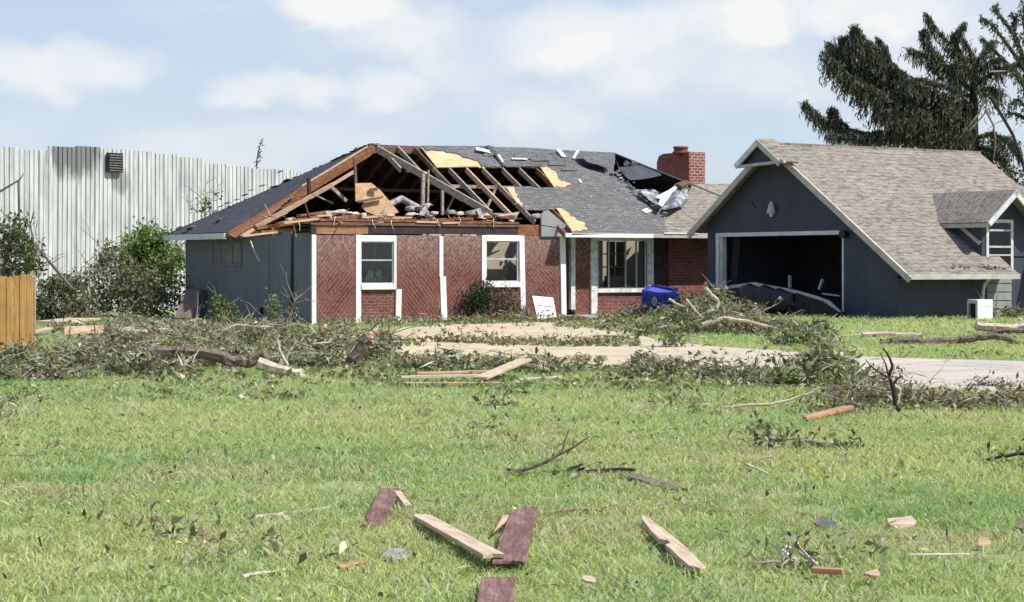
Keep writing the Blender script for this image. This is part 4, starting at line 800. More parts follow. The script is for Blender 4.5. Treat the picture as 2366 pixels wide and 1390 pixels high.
# cedar fence
fo = gp(0, 818); FN = empty('wooden_fence', fo, 0, 'short run of honey-coloured cedar picket fence at the left edge', 'fence')
for i, (a, b, t) in enumerate(((-66, -51, 637), (-49, -35, 640), (-33, -18, 636), (-16, -1, 638), (0, 14.5, 638), (15.5, 29.5, 641), (30.5, 45.5, 637), (46.5, 60.5, 634), (61.5, 75, 633))):
    p, q = at(a, t, fo.y) - fo, at(b, t, fo.y) - fo; m = MB(); m.box(p.x, q.x, -.01 - .008 * (i % 2), .015, -.05, p.z); m.build('picket', M['cedar'], FN, bevel=.004)
m = MB(); p = at(77.5, 637, fo.y) - fo; m.box(p.x - .05, p.x + .02, .02, .1, -.05, p.z - .02); m.build('post', M['plankt'], FN)
for z in (.3, 1.1): m = MB(); m.box(-.7, .55, .016, .055, z, z + .09); m.build('rail', M['plankt'], FN)
# shrubs and thickets
def shrub(name, label, cat, blobs, n, lsize, cols, Y, stems=6, group=None, mat='leaf', up=.3, seed=1, bare=0, elong=2.2, shell=.35, twmat='twig', base=None):
    """blobs: (px, py, half width px, half height px, depth m) at distance Y; leaf clumps fill each blob unevenly"""
    r = random.Random(seed); g0 = blobs[0]; o0 = at(g0[0], 0, Y); o0.z = float(gz(o0.x, Y)); E_ = empty(name, o0, 0, label, cat, group); sc = FOC / Y; Cs, Ss = [], []
    vol = sum(b[2] * b[3] for b in blobs)
    for (px, py, rx, ry, rd) in blobs:
        k = int(n * rx * ry / vol); ncl = max(6, k // 22); c = at(px, py, Y)
        u = unit(rng.normal(size=(ncl, 3))) * (rng.random((ncl, 1)) ** shell); cl = np.array(c) + u * np.array([rx / sc, rd, ry / sc])
        i = rng.integers(0, ncl, k); p = cl[i] + rng.normal(size=(k, 3)) * np.array([.11, .13, .10]) * (1 + rx / sc * .25)
        p = p[p[:, 2] > o0.z + .02]; Cs.append(p); Ss.append(lsize * (.55 + .8 * rng.random(len(p))))
    Cs = np.concatenate(Cs) - np.array(o0); Ss = np.concatenate(Ss)
    tag(leaves('foliage', M[mat], Cs, Ss, cols, E_, up=up, elong=elong), kind='stuff')
    for s in range(stems):
        b = r.choice(blobs); c = at(b[0] + r.uniform(-.9, .9) * b[2], b[1] + r.uniform(-1.0, .4) * b[3], Y) - o0; c.y += r.uniform(-.7, .7) * b[4]
        st_ = Vector((c.x * .5 + r.uniform(-.3, .3), c.y * .4, -.03)); m = MB(); m.tube(rpath(st_, c, 5, .05, r), .028, .008, 5); m.build('stem', M[twmat], E_)
    for s in range(bare):
        b = r.choice(blobs); c = at(b[0] + r.uniform(-1, 1) * b[2], b[1] + r.uniform(-1, .6) * b[3], Y) - o0; d = Vector((r.uniform(-1, 1), r.uniform(-.5, .5), r.uniform(.1, 1))).normalized() * r.uniform(.4, 1.1)
        m = MB(); pp = rpath(c, c + d, 4, .08, r); m.tube(pp, .016, .005, 4); m.tube(rpath(pp[2], pp[2] + Vector((d.y + r.uniform(-.2, .2), d.x * .3, abs(d.z) * .5 + .1)) * .5, 3, .08, r), .009, .004, 4); m.build('twig', M[twmat], E_)
    return E_
DK = [(.035, .055, .022), (.065, .095, .04), (.11, .145, .065), (.2, .24, .125)]
GR1 = [(.05, .095, .025), (.09, .16, .04), (.16, .24, .075), (.27, .34, .14)]
BG = [(.085, .09, .05), (.14, .14, .085), (.22, .22, .14), (.32, .31, .22), (.055, .05, .035)]
shrub('bush', 'big bright green leafy bush beside the grey end wall', 'bush', [(345, 565, 66, 50, .9), (385, 600, 45, 50, .8), (310, 600, 35, 35, .7), (340, 640, 70, 50, .9)], 5200, .16, GR1, 63, 8, seed=2, up=.5)
shrub('thicket', 'tangled grey-green thicket below the green bush by the warehouse', 'thicket', [(270, 640, 80, 45, 1.0), (360, 665, 70, 50, 1.0), (215, 690, 70, 40, .9), (310, 705, 110, 35, 1.0), (255, 600, 40, 35, .6)], 5200, .14, BG + DK[1:], 60, 14, seed=3, bare=26)
shrub('thicket', 'low dark brown brush behind the end of the cedar fence', 'thicket', [(120, 690, 50, 45, .9), (150, 665, 50, 25, .8), (100, 720, 50, 25, .8), (170, 715, 40, 25, .8)], 2600, .13, BG + DK[:2], 56, 9, seed=4, bare=18)
t_ = shrub('leaning_tree', 'dark storm-stripped leafy tree rising above the cedar fence', 'tree', [(25, 530, 42, 32, .8), (40, 580, 50, 40, .9), (-30, 560, 50, 55, 1.0), (70, 610, 25, 25, .5), (20, 630, 60, 20, .8)], 2300, .15, DK + BG[:2], 54, 8, seed=6, bare=16, twmat='bark')
o0 = Vector(t_.location); m = MB(); m.tube([at(165, 665, 54) - o0, at(115, 605, 54) - o0, at(78, 562, 54) - o0, at(70, 520, 54) - o0, at(78, 488, 54) - o0], .05, .015, 6); m.build('limb', M['bark'], t_)
m = MB(); m.tube([at(-20, 800, 54) - o0, at(-5, 700, 54) - o0, at(15, 600, 54) - o0, at(20, 540, 54) - o0], .14, .05, 7); m.build('trunk', M['bark'], t_)
m = MB(); m.tube([at(-30, 460, 54) - o0, at(20, 430, 54) - o0, at(45, 415, 54) - o0, at(55, 400, 54) - o0], .04, .012, 5); m.tube([at(42, 416, 54) - o0, at(44, 470, 54) - o0, at(46, 520, 54) - o0], .03, .02, 5); m.build('limb', M['bark'], t_)
shrub('sapling', 'spindly weed tree showing above the dark roof against the warehouse', 'sapling', [(478, 470, 22, 18, .4), (468, 490, 25, 14, .4), (500, 452, 10, 10, .3)], 170, .13, DK, 66, 3, seed=8, bare=8)
sp = at(594, 395, 88); sp.z = 0; sa = empty('sapling', sp, 0, 'thin bare whip of a tree rising above the warehouse roofline', 'sapling'); m = MB(); m.tube([Vector((0, 0, 0)), at(593, 420, 88) - sp, at(593, 372, 88) - sp, at(599, 340, 88) - sp, at(608, 318, 88) - sp], .05, .014, 5); m.build('stem', M['bark'], sa)
n = 60; q = np.array([at(594 + 14 * t, 385 - 66 * t, 88) - sp for t in rng.random(n)]) + rng.normal(size=(n, 3)) * .06; leaves('foliage', M['leaf'], q, .1 + .06 * rng.random(n), DK, sa)
m = MB(); v_ = at(637, 405, 75)
shrub('bush', 'round dark evergreen shrub against the brick below the second window', 'bush', [(1113, 690, 30, 32, .35), (1105, 712, 26, 22, .35), (1118, 668, 18, 18, .25)], 2600, .085, [(.012, .022, .012), (.025, .04, .02), (.05, .075, .035), (.09, .12, .06)], H.w((5.4, -.6, 0))[1], 4, seed=10)
shrub('bush', 'sparse reddish-brown shrub between the evergreen and white corner post', 'bush', [(1165, 695, 30, 28, .3), (1180, 715, 30, 20, .3), (1192, 722, 20, 14, .3)], 900, .08, [(.09, .05, .025), (.06, .07, .03), (.12, .09, .045), (.035, .05, .02)], H.w((6.3, -.5, 0))[1], 6, seed=11, bare=10)
shrub('weed', 'leafy green weed growing against the grey end wall', 'weed', [(515, 720, 22, 24, .3), (505, 700, 12, 14, .2), (535, 738, 20, 12, .2)], 500, .12, GR1 + DK, 53.5, 3, seed=12, bare=3)
shrub('weed', 'pale thin weed standing before the loose grey panel', 'weed', [(636, 705, 12, 22, .2), (640, 735, 16, 14, .2)], 260, .1, [(.10, .14, .07), (.2, .25, .13), (.3, .34, .22), (.05, .07, .03)], 52, 4, seed=13, bare=4)
shrub('weed', 'wispy nearly bare weed by the white corner trim', 'weed', [(680, 715, 10, 16, .2), (682, 692, 6, 8, .2)], 60, .08, LGREEN, 52, 3, seed=14, bare=5)
shrub('weed', 'grey-leaved brush heap beside the white utility box', 'weed', [(2340, 728, 30, 10, .5), (2310, 735, 20, 8, .3)], 500, .11, BG + DK, 52.3, 4, seed=15, bare=8)
# conifers behind the garage
def conifer(label, Y, base, trunk, limbs, cols, seed, dens=1.0, droop=1.0, nsz=.2, leafy=False):
    r = random.Random(seed); o = at(*base, Y); o.z = 0; E_ = empty('conifer' if not leafy else 'broadleaf_tree', o, 0, label, 'tree'); sc = FOC / Y
    m = MB(); m.tube([Vector((0, 0, -.1))] + [at(a, b, Y) - o for a, b in trunk], .32, .09, 9, .08); m.build('trunk', M['barkdk'], E_)
    Cs, Ds, Ss = [], [], []
    for (path, dz, ln) in limbs:
        P_ = [at(a, b, Y) - o for a, b in path]; nP = len(P_)
        for i, p in enumerate(P_): p.y += dz * i / (nP - 1)
        m = MB(); m.tube(P_, .09 if nP > 2 else .06, .02, 6); m.build('limb', M['barkdk'], E_)
        L = sum((P_[i + 1] - P_[i]).length for i in range(nP - 1)); nt_ = int(L * 15 * dens)
        for _ in range(nt_):
            t = r.uniform(.02, 1) ** .85 * (nP - 1); i = min(int(t), nP - 2); p = P_[i].lerp(P_[i + 1], t - i); d = (P_[i + 1] - P_[i]).normalized(); tipf = t / (nP - 1)
            side = Vector((d.y, -d.x, 0)) if abs(d.z) < .95 else Vector((1, 0, 0)); side = side.normalized() * r.choice((-1, 1)); l = ln * r.uniform(.4, 1.1) * (1.15 - .6 * tipf)
            q = p + side * r.uniform(.1, .55) * l + d * r.uniform(.0, .4) * l + Vector((0, 0, r.uniform(-.05, .12)))
            e = q + Vector((r.uniform(-.15, .15), r.uniform(-.15, .15), -1)) * l * r.uniform(.5, 1.2) * droop + d * l * .25
            k = max(5, int(l * 20))
            for s in range(k):
                u = s / k
                if u < .35: c = p.lerp(q, u / .35); dd = q - p
                else: c = q.lerp(e, (u - .35) / .65); dd = e - q
                Cs.append(c + Vector((r.gauss(0, .04), r.gauss(0, .04), r.gauss(0, .03)))); Ds.append(dd.normalized() + Vector((r.gauss(0, .45), r.gauss(0, .45), r.gauss(0, .35)))); Ss.append(nsz * r.uniform(.6, 1.3))
        # upright tips
        for _ in range(int(10 * dens)):
            t = r.uniform(.75, 1.0) * (nP - 1); i = min(int(t), nP - 2); p = P_[i].lerp(P_[i + 1], t - i); d = (P_[i + 1] - P_[i]).normalized()
            Cs.append(p + Vector((r.gauss(0, .05), r.gauss(0, .05), r.gauss(0, .05)))); Ds.append(d + Vector((r.gauss(0, .5), r.gauss(0, .5), r.gauss(0, .5)))); Ss.append(nsz)
    Cs = np.array(Cs); V, F = leaf_geo(Cs, np.array(Ss), np.array(Ds), elong=2.6 if leafy else 5.5); tag(npmesh('foliage', V, F, M['needle' if not leafy else 'leaf'], E_, np.repeat(palette(len(Cs), cols, .25), 4, 0)), kind='stuff')
    return E_
ND = [(.03, .046, .034), (.055, .078, .048), (.09, .115, .068), (.14, .16, .10), (.045, .05, .04)]
ND2 = ND + [(.08, .065, .045), (.11, .085, .06)]
LM = [  # limb paths in the photograph, depth spread, hanging length
    ([(2235, 335), (2080, 325), (1960, 312), (1895, 282), (1850, 246)], -1.0, .8), ([(2060, 322), (1960, 300), (1925, 272), (1918, 258)], -.5, .6), ([(2235, 320), (2100, 312), (1990, 320), (1900, 322)], -1.5, .5),
    ([(2240, 270), (2120, 250), (2020, 215), (1950, 180), (1900, 132)], -.8, 1.3), ([(2240, 262), (2110, 225), (2030, 180), (1960, 130), (1922, 100)], .6, 1.3), ([(2240, 250), (2120, 205), (2040, 150), (1990, 100), (1972, 70)], -.3, 1.2),
    ([(2240, 255), (2130, 200), (2060, 140), (2020, 95)], 1.0, 1.2), ([(2060, 175), (2000, 140), (1950, 112), (1946, 92)], -.3, .9), ([(2060, 150), (2045, 110), (2030, 92)], .2, .6), ([(2240, 280), (2130, 262), (2040, 240), (1975, 205)], -1.3, 1.2), ([(2245, 270), (2160, 235), (2080, 215), (1990, 165)], 1.5, 1.3),
    ([(2245, 210), (2190, 165), (2140, 135), (2092, 120)], -.6, .8), ([(2250, 170), (2210, 120), (2165, 65), (2142, 32)], .3, .7), ([(2250, 180), (2180, 150), (2140, 110), (2128, 72)], -.5, .8), ([(2250, 175), (2215, 110), (2205, 80)], .3, .5), ([(2252, 165), (2240, 110), (2215, 75), (2230, 56)], .2, .6),
    ([(2245, 300), (2180, 290), (2110, 285), (2050, 290)], -1.6, .8), ([(2248, 200), (2300, 165), (2350, 150)], -.5, .7), ([(2250, 150), (2280, 120), (2300, 95)], .5, .7), ([(2248, 225), (2180, 205), (2120, 190), (2080, 195)], -1.2, 1.1), ([(2248, 240), (2200, 235), (2150, 260)], 1.0, 1.0),
    ([(2250, 300), (2215, 292), (2160, 300)], -.8, 1.0), ([(2250, 255), (2200, 240), (2170, 255)], -.9, 1.1), ([(2250, 215), (2290, 205), (2320, 215)], .4, .9), ([(2252, 190), (2225, 160), (2200, 150)], -.6, 1.0), ([(2252, 175), (2275, 150), (2310, 140)], -.4, .9), ([(2250, 330), (2225, 318), (2190, 322)], -.9, .9), ([(2248, 300), (2130, 300), (2030, 305)], .9, .8), ([(2246, 285), (2150, 272), (2080, 265), (2020, 262)], -1.2, 1.3), ([(2246, 300), (2190, 280), (2130, 275)], 1.2, 1.2), ([(2250, 340), (2290, 345), (2330, 370)], .4, .8), ([(2250, 320), (2290, 310), (2330, 330), (2350, 360)], -.6, .7), ([(2245, 330), (2150, 318), (2080, 318)], -1.0, .5), ([(2248, 350), (2280, 372), (2310, 400)], .5, .7)]
con = conifer('big dark drooping conifer with broken limbs towering behind the garage', 78, (2255, 500), [(2252, 400), (2248, 300), (2250, 200), (2252, 150)], LM, ND2, 5, 3.8, 1.3, .26)
o0 = Vector(con.location)
for pts, r0, r1, mt in (([(2214, 322), (2240, 290), (2262, 262), (2275, 225)], .06, .04, 'twig'), ([(2222, 322), (2255, 285), (2275, 262), (2282, 230)], .045, .025, 'twig'), ([(2288, 222), (2312, 262), (2340, 310), (2362, 370), (2372, 420)], .07, .05, 'barkdk'), ([(2278, 255), (2296, 290), (2300, 330), (2296, 365)], .05, .02, 'twig'), ([(2308, 265), (2308, 210), (2307, 165)], .03, .02, 'bark'), ([(2290, 165), (2340, 163)], .03, .02, 'barklt'), ([(2340, 268), (2300, 285), (2280, 300)], .02, .01, 'bark')):
    m = MB(); m.tube([at(a, b, 77.2) - o0 for a, b in pts], r0, r1, 6); m.build('broken_limb', M[mt], con)
LM2 = [([(2380, 250), (2370, 150), (2350, 90), (2345, 30)], .3, .6), ([(2375, 170), (2330, 110), (2290, 60), (2262, 45)], -.4, .6), ([(2375, 150), (2340, 70), (2310, 30), (2305, 10)], .4, .55), ([(2372, 200), (2330, 150), (2290, 105), (2270, 90)], .2, .5), ([(2378, 120), (2366, 50), (2372, 5)], .2, .6), ([(2380, 220), (2350, 180), (2320, 150)], -.4, .6), ([(2380, 255), (2350, 230), (2335, 240)], -.2, .7), ([(2380, 200), (2430, 120), (2450, 60)], .5, .7), ([(2380, 230), (2440, 190), (2480, 170)], -.5, .7), ([(2380, 280), (2350, 262), (2330, 262)], .2, .5)]
conifer('light green feathery tree at the right edge of the sky', 74, (2385, 520), [(2384, 400), (2382, 300), (2378, 200), (2372, 90)], LM2, [(.04, .06, .04), (.075, .10, .065), (.12, .15, .10), (.16, .19, .14)], 9, 2.0, .8, .13, True)
shrub('bush', 'dull brown-green brush below the conifer at the garage roof edge', 'bush', [(2290, 365, 45, 40, 1.0), (2340, 395, 30, 35, 1.0), (2330, 330, 30, 20, .6), (2310, 470, 80, 80, 1.2)], 2600, .17, [(.025, .03, .015), (.05, .055, .028), (.08, .085, .045), (.1, .09, .06)], 81, 6, seed=17, bare=10)
# ------------------------------------------------------------------ things left lying about
def plank(name, label, cat, a, b, w, t, mat, za=.02, zb=.02, group=None, roll=0.0, taper=1.0, shape=None):
    """board between two photographed ground points; shape = outline along the board as (u, v) pairs"""
    p, q = gp(*a), gp(*b); p.z += za + t / 2; q.z += zb + t / 2; d = (q - p); L = d.length; d.normalize(); up = Vector((0, 0, 1)); s = d.cross(up).normalized(); n = s.cross(d).normalized()
    s = s * math.cos(roll) + n * math.sin(roll); n = s.cross(d).normalized(); shape = shape or [(0, -.5), (1, -.5), (1, .5), (0, .5)]
    V = [Vector((u * L, v * w, -t / 2)) for u, v in shape]; m = MB(); m.prism(V, (0, 0, t)); o = m.build(name, M[mat], bevel=min(.004, t * .2)); Rm = Matrix((d, s * -1, n)).transposed().to_4x4(); Rm.translation = p; o.matrix_world = Rm
    return tag(o, label, cat, group)
def rod(name, label, cat, a, b, w, t, mat, za=.02, zb=.02):
    """round crooked stick between two photographed ground points"""
    p, q = gp(*a), gp(*b); p.z += za * .6; q.z += zb * .6; o = (p + q) / 2; o.z = min(p.z, q.z); L = (q - p).length; m = MB(); r = random.Random(int(a[0]))
    P_ = [p.lerp(q, i / 7) - o + Vector((r.uniform(-1, 1), r.uniform(-1, 1), r.uniform(-.3, .6))) * (.018 * L * (0 < i < 7)) for i in range(8)]; m.tube(P_, w * .55, w * .28, 6, .2); k = P_[r.randint(2, 5)]; m.tube([k, k + Vector((r.uniform(-.1, .1), r.uniform(-.1, .1), .03)) * L * .5], w * .25, w * .12, 5)
    e = m.build(name, M[mat]); e.location = o; return tag(e, label, cat)
RAG = [(0, -.3), (.03, -.5), (.5, -.47), (.97, -.5), (1, -.35), (.95, -.05), (1, .3), (.96, .5), (.55, .46), (.06, .5), (.02, .25), (.06, .05)]
plank('board', 'bare pale wooden board propped up, pointing at the purple board', 'board', (967, 1208), (1141, 1324), .115, .026, 'plankc', .035, .075, shape=[(0, -.2), (.05, -.45), (1, -.5), (.985, 0), (1, .5), (.04, .5), (.015, .3), (.03, .1)])
plank('board', 'bare wooden board with split, pointed far end and notched side', 'board', (1478, 1217), (1622, 1340), .1, .03, 'plankc', .05, .03, shape=[(0, .1), (.1, -.2), (.35, -.45), (.5, -.5), (.52, -.15), (.57, -.1), (.6, -.5), (.95, -.5), (.97, -.2), (1, -.1), (.98, .3), (.6, .5), (.3, .42), (.1, .3)])
plank('board', 'purple-painted board lying next to the pale propped board', 'board', (1214, 1194), (1174, 1328), .165, .02, 'plankp', .055, .05, shape=[(0, -.1), (.03, .5), (1, .5), (.98, .1), (1, -.5), (.08, -.5), (.09, -.1), (.06, -.08)])
plank('board', 'short purple-painted board with a splintered top, farther left', 'board', (900, 1154), (860, 1232), .14, .02, 'plankp', .06, .015, shape=[(0, -.45), (0, .5), (.9, .5), (1, .1), (.93, -.5)])
plank('board', 'purple-painted board cut off by the bottom of the view', 'board', (1152, 1366), (1140, 1440), .17, .022, 'plankp', .05, .02)
rod('splinter', 'dark stick lying across the top of the short purple board', 'stick', (876, 1148), (938, 1146), .03, .03, 'bark', .06, .06)
plank('splinter', 'pale splinter beside the short purple board', 'splinter', (918, 1160), (942, 1186), .045, .02, 'plankc', .06, .04)
plank('splinter', 'triangular wood chip poking out left of the purple board', 'splinter', (1140, 1248), (1172, 1216), .07, .012, 'plankt', .04, .06, shape=[(0, 0), (1, -.5), (1, .4)])
rod('stick', 'long pale stripped stick on the left part of the lawn', 'stick', (576, 1208), (764, 1180), .035, .03, 'barklt', .04, .04)
rod('stick', 'thin pale stick low on the lawn beside the leaf clump', 'stick', (560, 1345), (708, 1316), .025, .025, 'barklt', .04, .04); rod('stick', 'short yellowish stick left of the grey plastic scrap', 'stick', (782, 1324), (850, 1306), .03, .02, 'planko', .04, .04)
rod('stick', 'thin brown stick lying beyond the tall purple board', 'stick', (1268, 1192), (1552, 1174), .022, .02, 'twig', .04, .05)
plank('stick', 'pinkish broken stick on leaves near the bottom right', 'stick', (1876, 1346), (1948, 1350), .045, .03, 'planko', .05, .05)
plank('rod', 'thin straight white rod lying near the bottom right', 'rod', (2102, 1313), (2240, 1312), .008, .008, 'whiteold', .07, .07)
plank('board', 'dull brown shingle strip lying past the twiggy branch', 'shingle', (1446, 1106), (1574, 1140), .14, .015, 'panelbr', .03, .02, shape=RAG)
plank('board', 'orange-brown round-edged board below the forked stump', 'board', (1856, 977), (1966, 956), .12, .035, 'planko', .03, .06, shape=[(0, -.3), (.05, -.5), (.95, -.5), (1, 0), (.96, .5), (.1, .5), (.06, .1), (0, .05)])
def chip(name, label, cat, px, py, r, mat, z=.05, n=7, seed=1, tilt=.25, asp=.8):
    q = random.Random(seed); c = gp(px, py, z); m = MB(); pts = []
    for i in range(n):
        a = 2 * math.pi * i / n; k = r * q.uniform(.5, 1.2); pts.append((math.cos(a) * k, math.sin(a) * k * asp, math.sin(a) * k * tilt))
    m.prism(pts, (0, 0, .012)); o = m.build(name, M[mat]); o.location = c; return tag(o, label, cat)
chip('scrap', 'cream scrap of board lying on the right of the lawn', 'scrap', 2082, 1226, .08, 'plankc', .045, 9, 2, .5); chip('scrap', 'dark slate-grey shingle scrap in the grass', 'shingle scrap', 1912, 1228, .085, 'panelbr2', .03, 9, 3, .35)
chip('scrap', 'cream wood chip at the very bottom of the lawn', 'scrap', 1360, 1370, .055, 'plankc', .06, 6, 4, .3); chip('scrap', 'crumpled grey plastic scrap in the grass', 'plastic scrap', 915, 1298, .07, 'insulg', .03, 9, 5, .3)
chip('scrap', 'curled brown dead leaf on the lower right lawn', 'leaf', 2270, 1272, .045, 'plankt', .04, 8, 6, .6); chip('scrap', 'mottled brown bark scrap at the right edge of the lawn', 'bark scrap', 2362, 1232, .06, 'panelbr', .04, 7, 7, .4)
chip('scrap', 'tan husk lying low on the right of the lawn', 'scrap', 2018, 1352, .05, 'plankt', .05, 6, 8, .3); chip('scrap', 'white scrap of card among the leaves at lower right', 'scrap', 1820, 1304, .05, 'whiteold', .07, 4, 9, .5)
def sticks(name, label, cat, paths, mat, Y=None, base=None, leafs=0, cols=None, lsz=.09, spread=.12, group=None, mats=None):
    """a broken branch: every path is photographed pixels with height found from its distance"""
    Y = Y or gp(*base).y; o = at(*paths[0][0][0], Y); o.z = float(gz(o.x, Y)); E_ = empty(name, o, 0, label, cat, group); pts_all = []
    for i, (pp, r0, r1) in enumerate(paths):
        P_ = [at(a[0], a[1], Y + (a[2] if len(a) > 2 else 0)) - o for a in pp]; m = MB(); Q = []
        for j in range(len(P_) - 1):
            for u in (0, .34, .67): v = P_[j].lerp(P_[j + 1], u); Q.append(v + (Vector((random.uniform(-1, 1), random.uniform(-1, 1), random.uniform(-1, 1))) * r0 * .28 if u else Vector()))
        Q.append(P_[-1]); m.tube(Q, r0, r1, 7, .1); m.build('branch', M[mats[i] if mats else mat], E_, smooth=False); pts_all += Q
    if leafs:
        i = rng.integers(0, len(pts_all), leafs); C_ = np.array([pts_all[k] for k in i]) + rng.normal(size=(leafs, 3)) * np.array([spread, spread * 1.2, spread * .6]); C_[:, 2] = np.maximum(C_[:, 2], .02); tag(leaves('foliage', M['leaf'], C_, lsz * (.6 + .8 * rng.random(leafs)), cols or LGREEN, E_, up=.6), kind='stuff')
    return E_
sticks('fallen_branch', 'slim forked branch lying diagonally in mid-lawn', 'branch', [([(1137, 1114), (1170, 1094), (1215, 1083), (1262, 1067), (1298, 1046), (1330, 1030), (1362, 1008)], .022, .006), ([(1298, 1045), (1306, 1015), (1314, 992)], .007, .004), ([(1325, 1032), (1324, 1010)], .006, .003), ([(1210, 1084), (1200, 1104), (1205, 1108)], .018, .01)], 'bark', base=(1230, 1105), leafs=60, lsz=.05, spread=.07)
sticks('fallen_branch', 'knobbly dark branch pieces just right of the slim forked branch', 'branch', [([(1270, 1094), (1310, 1090), (1348, 1076)], .02, .026), ([(1350, 1090), (1385, 1088), (1430, 1084), (1470, 1086)], .02, .012)], 'barkdk', base=(1370, 1098), leafs=50, lsz=.05, spread=.06, cols=LDRY)
sticks('fallen_branch', 'leafy dark green branch lying on the right of the lawn', 'branch', [([(1730, 990), (1770, 1010), (1800, 1016), (1850, 1012), (1890, 1030), (1930, 1050)], .016, .008), ([(1770, 975), (1778, 1020), (1785, 1032)], .008, .005), ([(1880, 1025), (1900, 1045), (1920, 1062)], .012, .006), ([(1880, 1022), (1930, 1024), (1960, 1040), (2000, 1062)], .008, .005)], 'twig', base=(1840, 1040), leafs=300, lsz=.085, spread=.09, cols=DK[1:] + LGREEN)
sticks('fallen_branch', 'small pale Y-shaped twig below the leafy branch', 'twig', [([(1723, 1072), (1744, 1080), (1775, 1095)], .012, .008), ([(1744, 1080), (1758, 1058), (1785, 1054)], .01, .007)], 'barklt', base=(1750, 1098))
sticks('fallen_branch', 'dark thin branch running off the right edge of the lawn', 'branch', [([(2280, 1062), (2310, 1055), (2340, 1050), (2380, 1044)], .012, .016), ([(2300, 1057), (2292, 1070)], .01, .006)], 'barkdk', base=(2320, 1075), leafs=70, lsz=.07, spread=.1)
sticks('fallen_branch', 'long pale stick bending into a dark tip on the right', 'branch', [([(1672, 941), (1720, 936), (1780, 934), (1830, 922), (1880, 905)], .018, .016)], 'twig', base=(1760, 948), mats=['barklt']); sticks('fallen_branch', 'thin bent brown stick with one short leg near the drive edge', 'branch', [([(2090, 917), (2152, 919), (2225, 926), (2267, 945), (2290, 955)], .016, .014), ([(2158, 918), (2148, 936)], .02, .02)], 'bark', base=(2180, 940))
sticks('forked_stump', 'upright dark forked branch with a pale torn stem', 'branch', [([(2062, 890), (2054, 872), (2062, 845), (2053, 822), (2039, 804)], .022, .008), ([(2056, 878), (2046, 840), (2034, 815)], .012, .005), ([(2050, 870), (2028, 858), (2012, 845), (2000, 830)], .012, .005), ([(2062, 888), (2074, 874), (2086, 868)], .014, .008), ([(2062, 888), (2066, 908), (2070, 935), (2078, 948)], .03, .026), ([(2066, 890), (2079, 900), (2076, 922), (2064, 945), (2049, 976)], .024, .016)], 'barkdk', base=(2060, 968), mats=['barkdk'] * 5 + ['barklt'])
sticks('dead_stick', 'thin dark stalk standing in the lower left grass', 'twig', [([(90, 1240), (95, 1258), (99, 1278)], .006, .004)], 'barkdk', base=(99, 1280))
sticks('log', 'long grey log bending downhill on the far right grass', 'log', [([(2032, 793), (2075, 788), (2122, 788)], .085, .10), ([(2122, 790), (2170, 788), (2225, 785), (2260, 778), (2294, 775), (2330, 782), (2380, 805)], .075, .06)], 'bark', base=(2150, 797), leafs=90, lsz=.1); sticks('log', 'thin pale log lying beyond the long grey log', 'log', [([(1935, 777), (1993, 774)], .02, .03), ([(1993, 773), (2060, 771), (2128, 774)], .06, .05)], 'barklt', base=(2030, 780))
sticks('log', 'thick white-barked limb with knots beside the white utility box', 'log', [([(2254, 751), (2285, 755), (2320, 758), (2366, 755), (2400, 750)], .10, .12), ([(2283, 754), (2292, 737)], .04, .02), ([(2340, 756), (2362, 742), (2356, 736)], .05, .03)], 'barklt', base=(2310, 772)); sticks('log', 'dark bough angling up under the white-barked limb', 'log', [([(2282, 772), (2310, 765), (2345, 763), (2385, 762)], .05, .06)], 'bark', base=(2300, 774))
sticks('stick', 'straight dark stick on the grass before the garage side wall', 'stick', [([(2100, 757), (2160, 756), (2205, 754), (2236, 750)], .025, .03)], 'twig', base=(2170, 760)); sticks('log', 'heavy twisted log across the left brush heap', 'log', [([(340, 815), (411, 812), (499, 821), (543, 838), (580, 834), (615, 818)], .09, .10), ([(411, 806), (450, 812), (499, 821)], .05, .09)], 'bark', base=(520, 858))
sticks('log', 'smooth pale log running down to the grass from the twisted log', 'log', [([(596, 838), (640, 852), (680, 862), (704, 872)], .10, .05)], 'barklt', base=(660, 872)); sticks('fallen_branch', 'pale S-shaped bare branch standing in the left brush heap', 'branch', [([(664, 843), (652, 822), (644, 803), (640, 781), (646, 770)], .03, .018), ([(660, 830), (668, 812), (680, 795), (688, 786)], .022, .012)], 'barklt', base=(660, 862))
sticks('stump', 'mossy slanted stump with a raw broken top', 'stump', [([(800, 850), (826, 816), (852, 781)], .085, .10), ([(852, 781), (862, 768), (873, 752)], .06, .02)], 'bark', base=(806, 852), mats=['bark', 'rafterlt']); sticks('stump', 'short torn brown stub before the brick corner', 'stump', [([(752, 790), (748, 772), (742, 756)], .08, .05)], 'brown', base=(752, 795))
sticks('log', 'dark barky bough hidden low in the left brush heap', 'log', [([(250, 850), (300, 846), (350, 842), (430, 836)], .05, .06), ([(160, 862), (200, 850), (250, 846)], .03, .03)], 'bark', base=(300, 862))
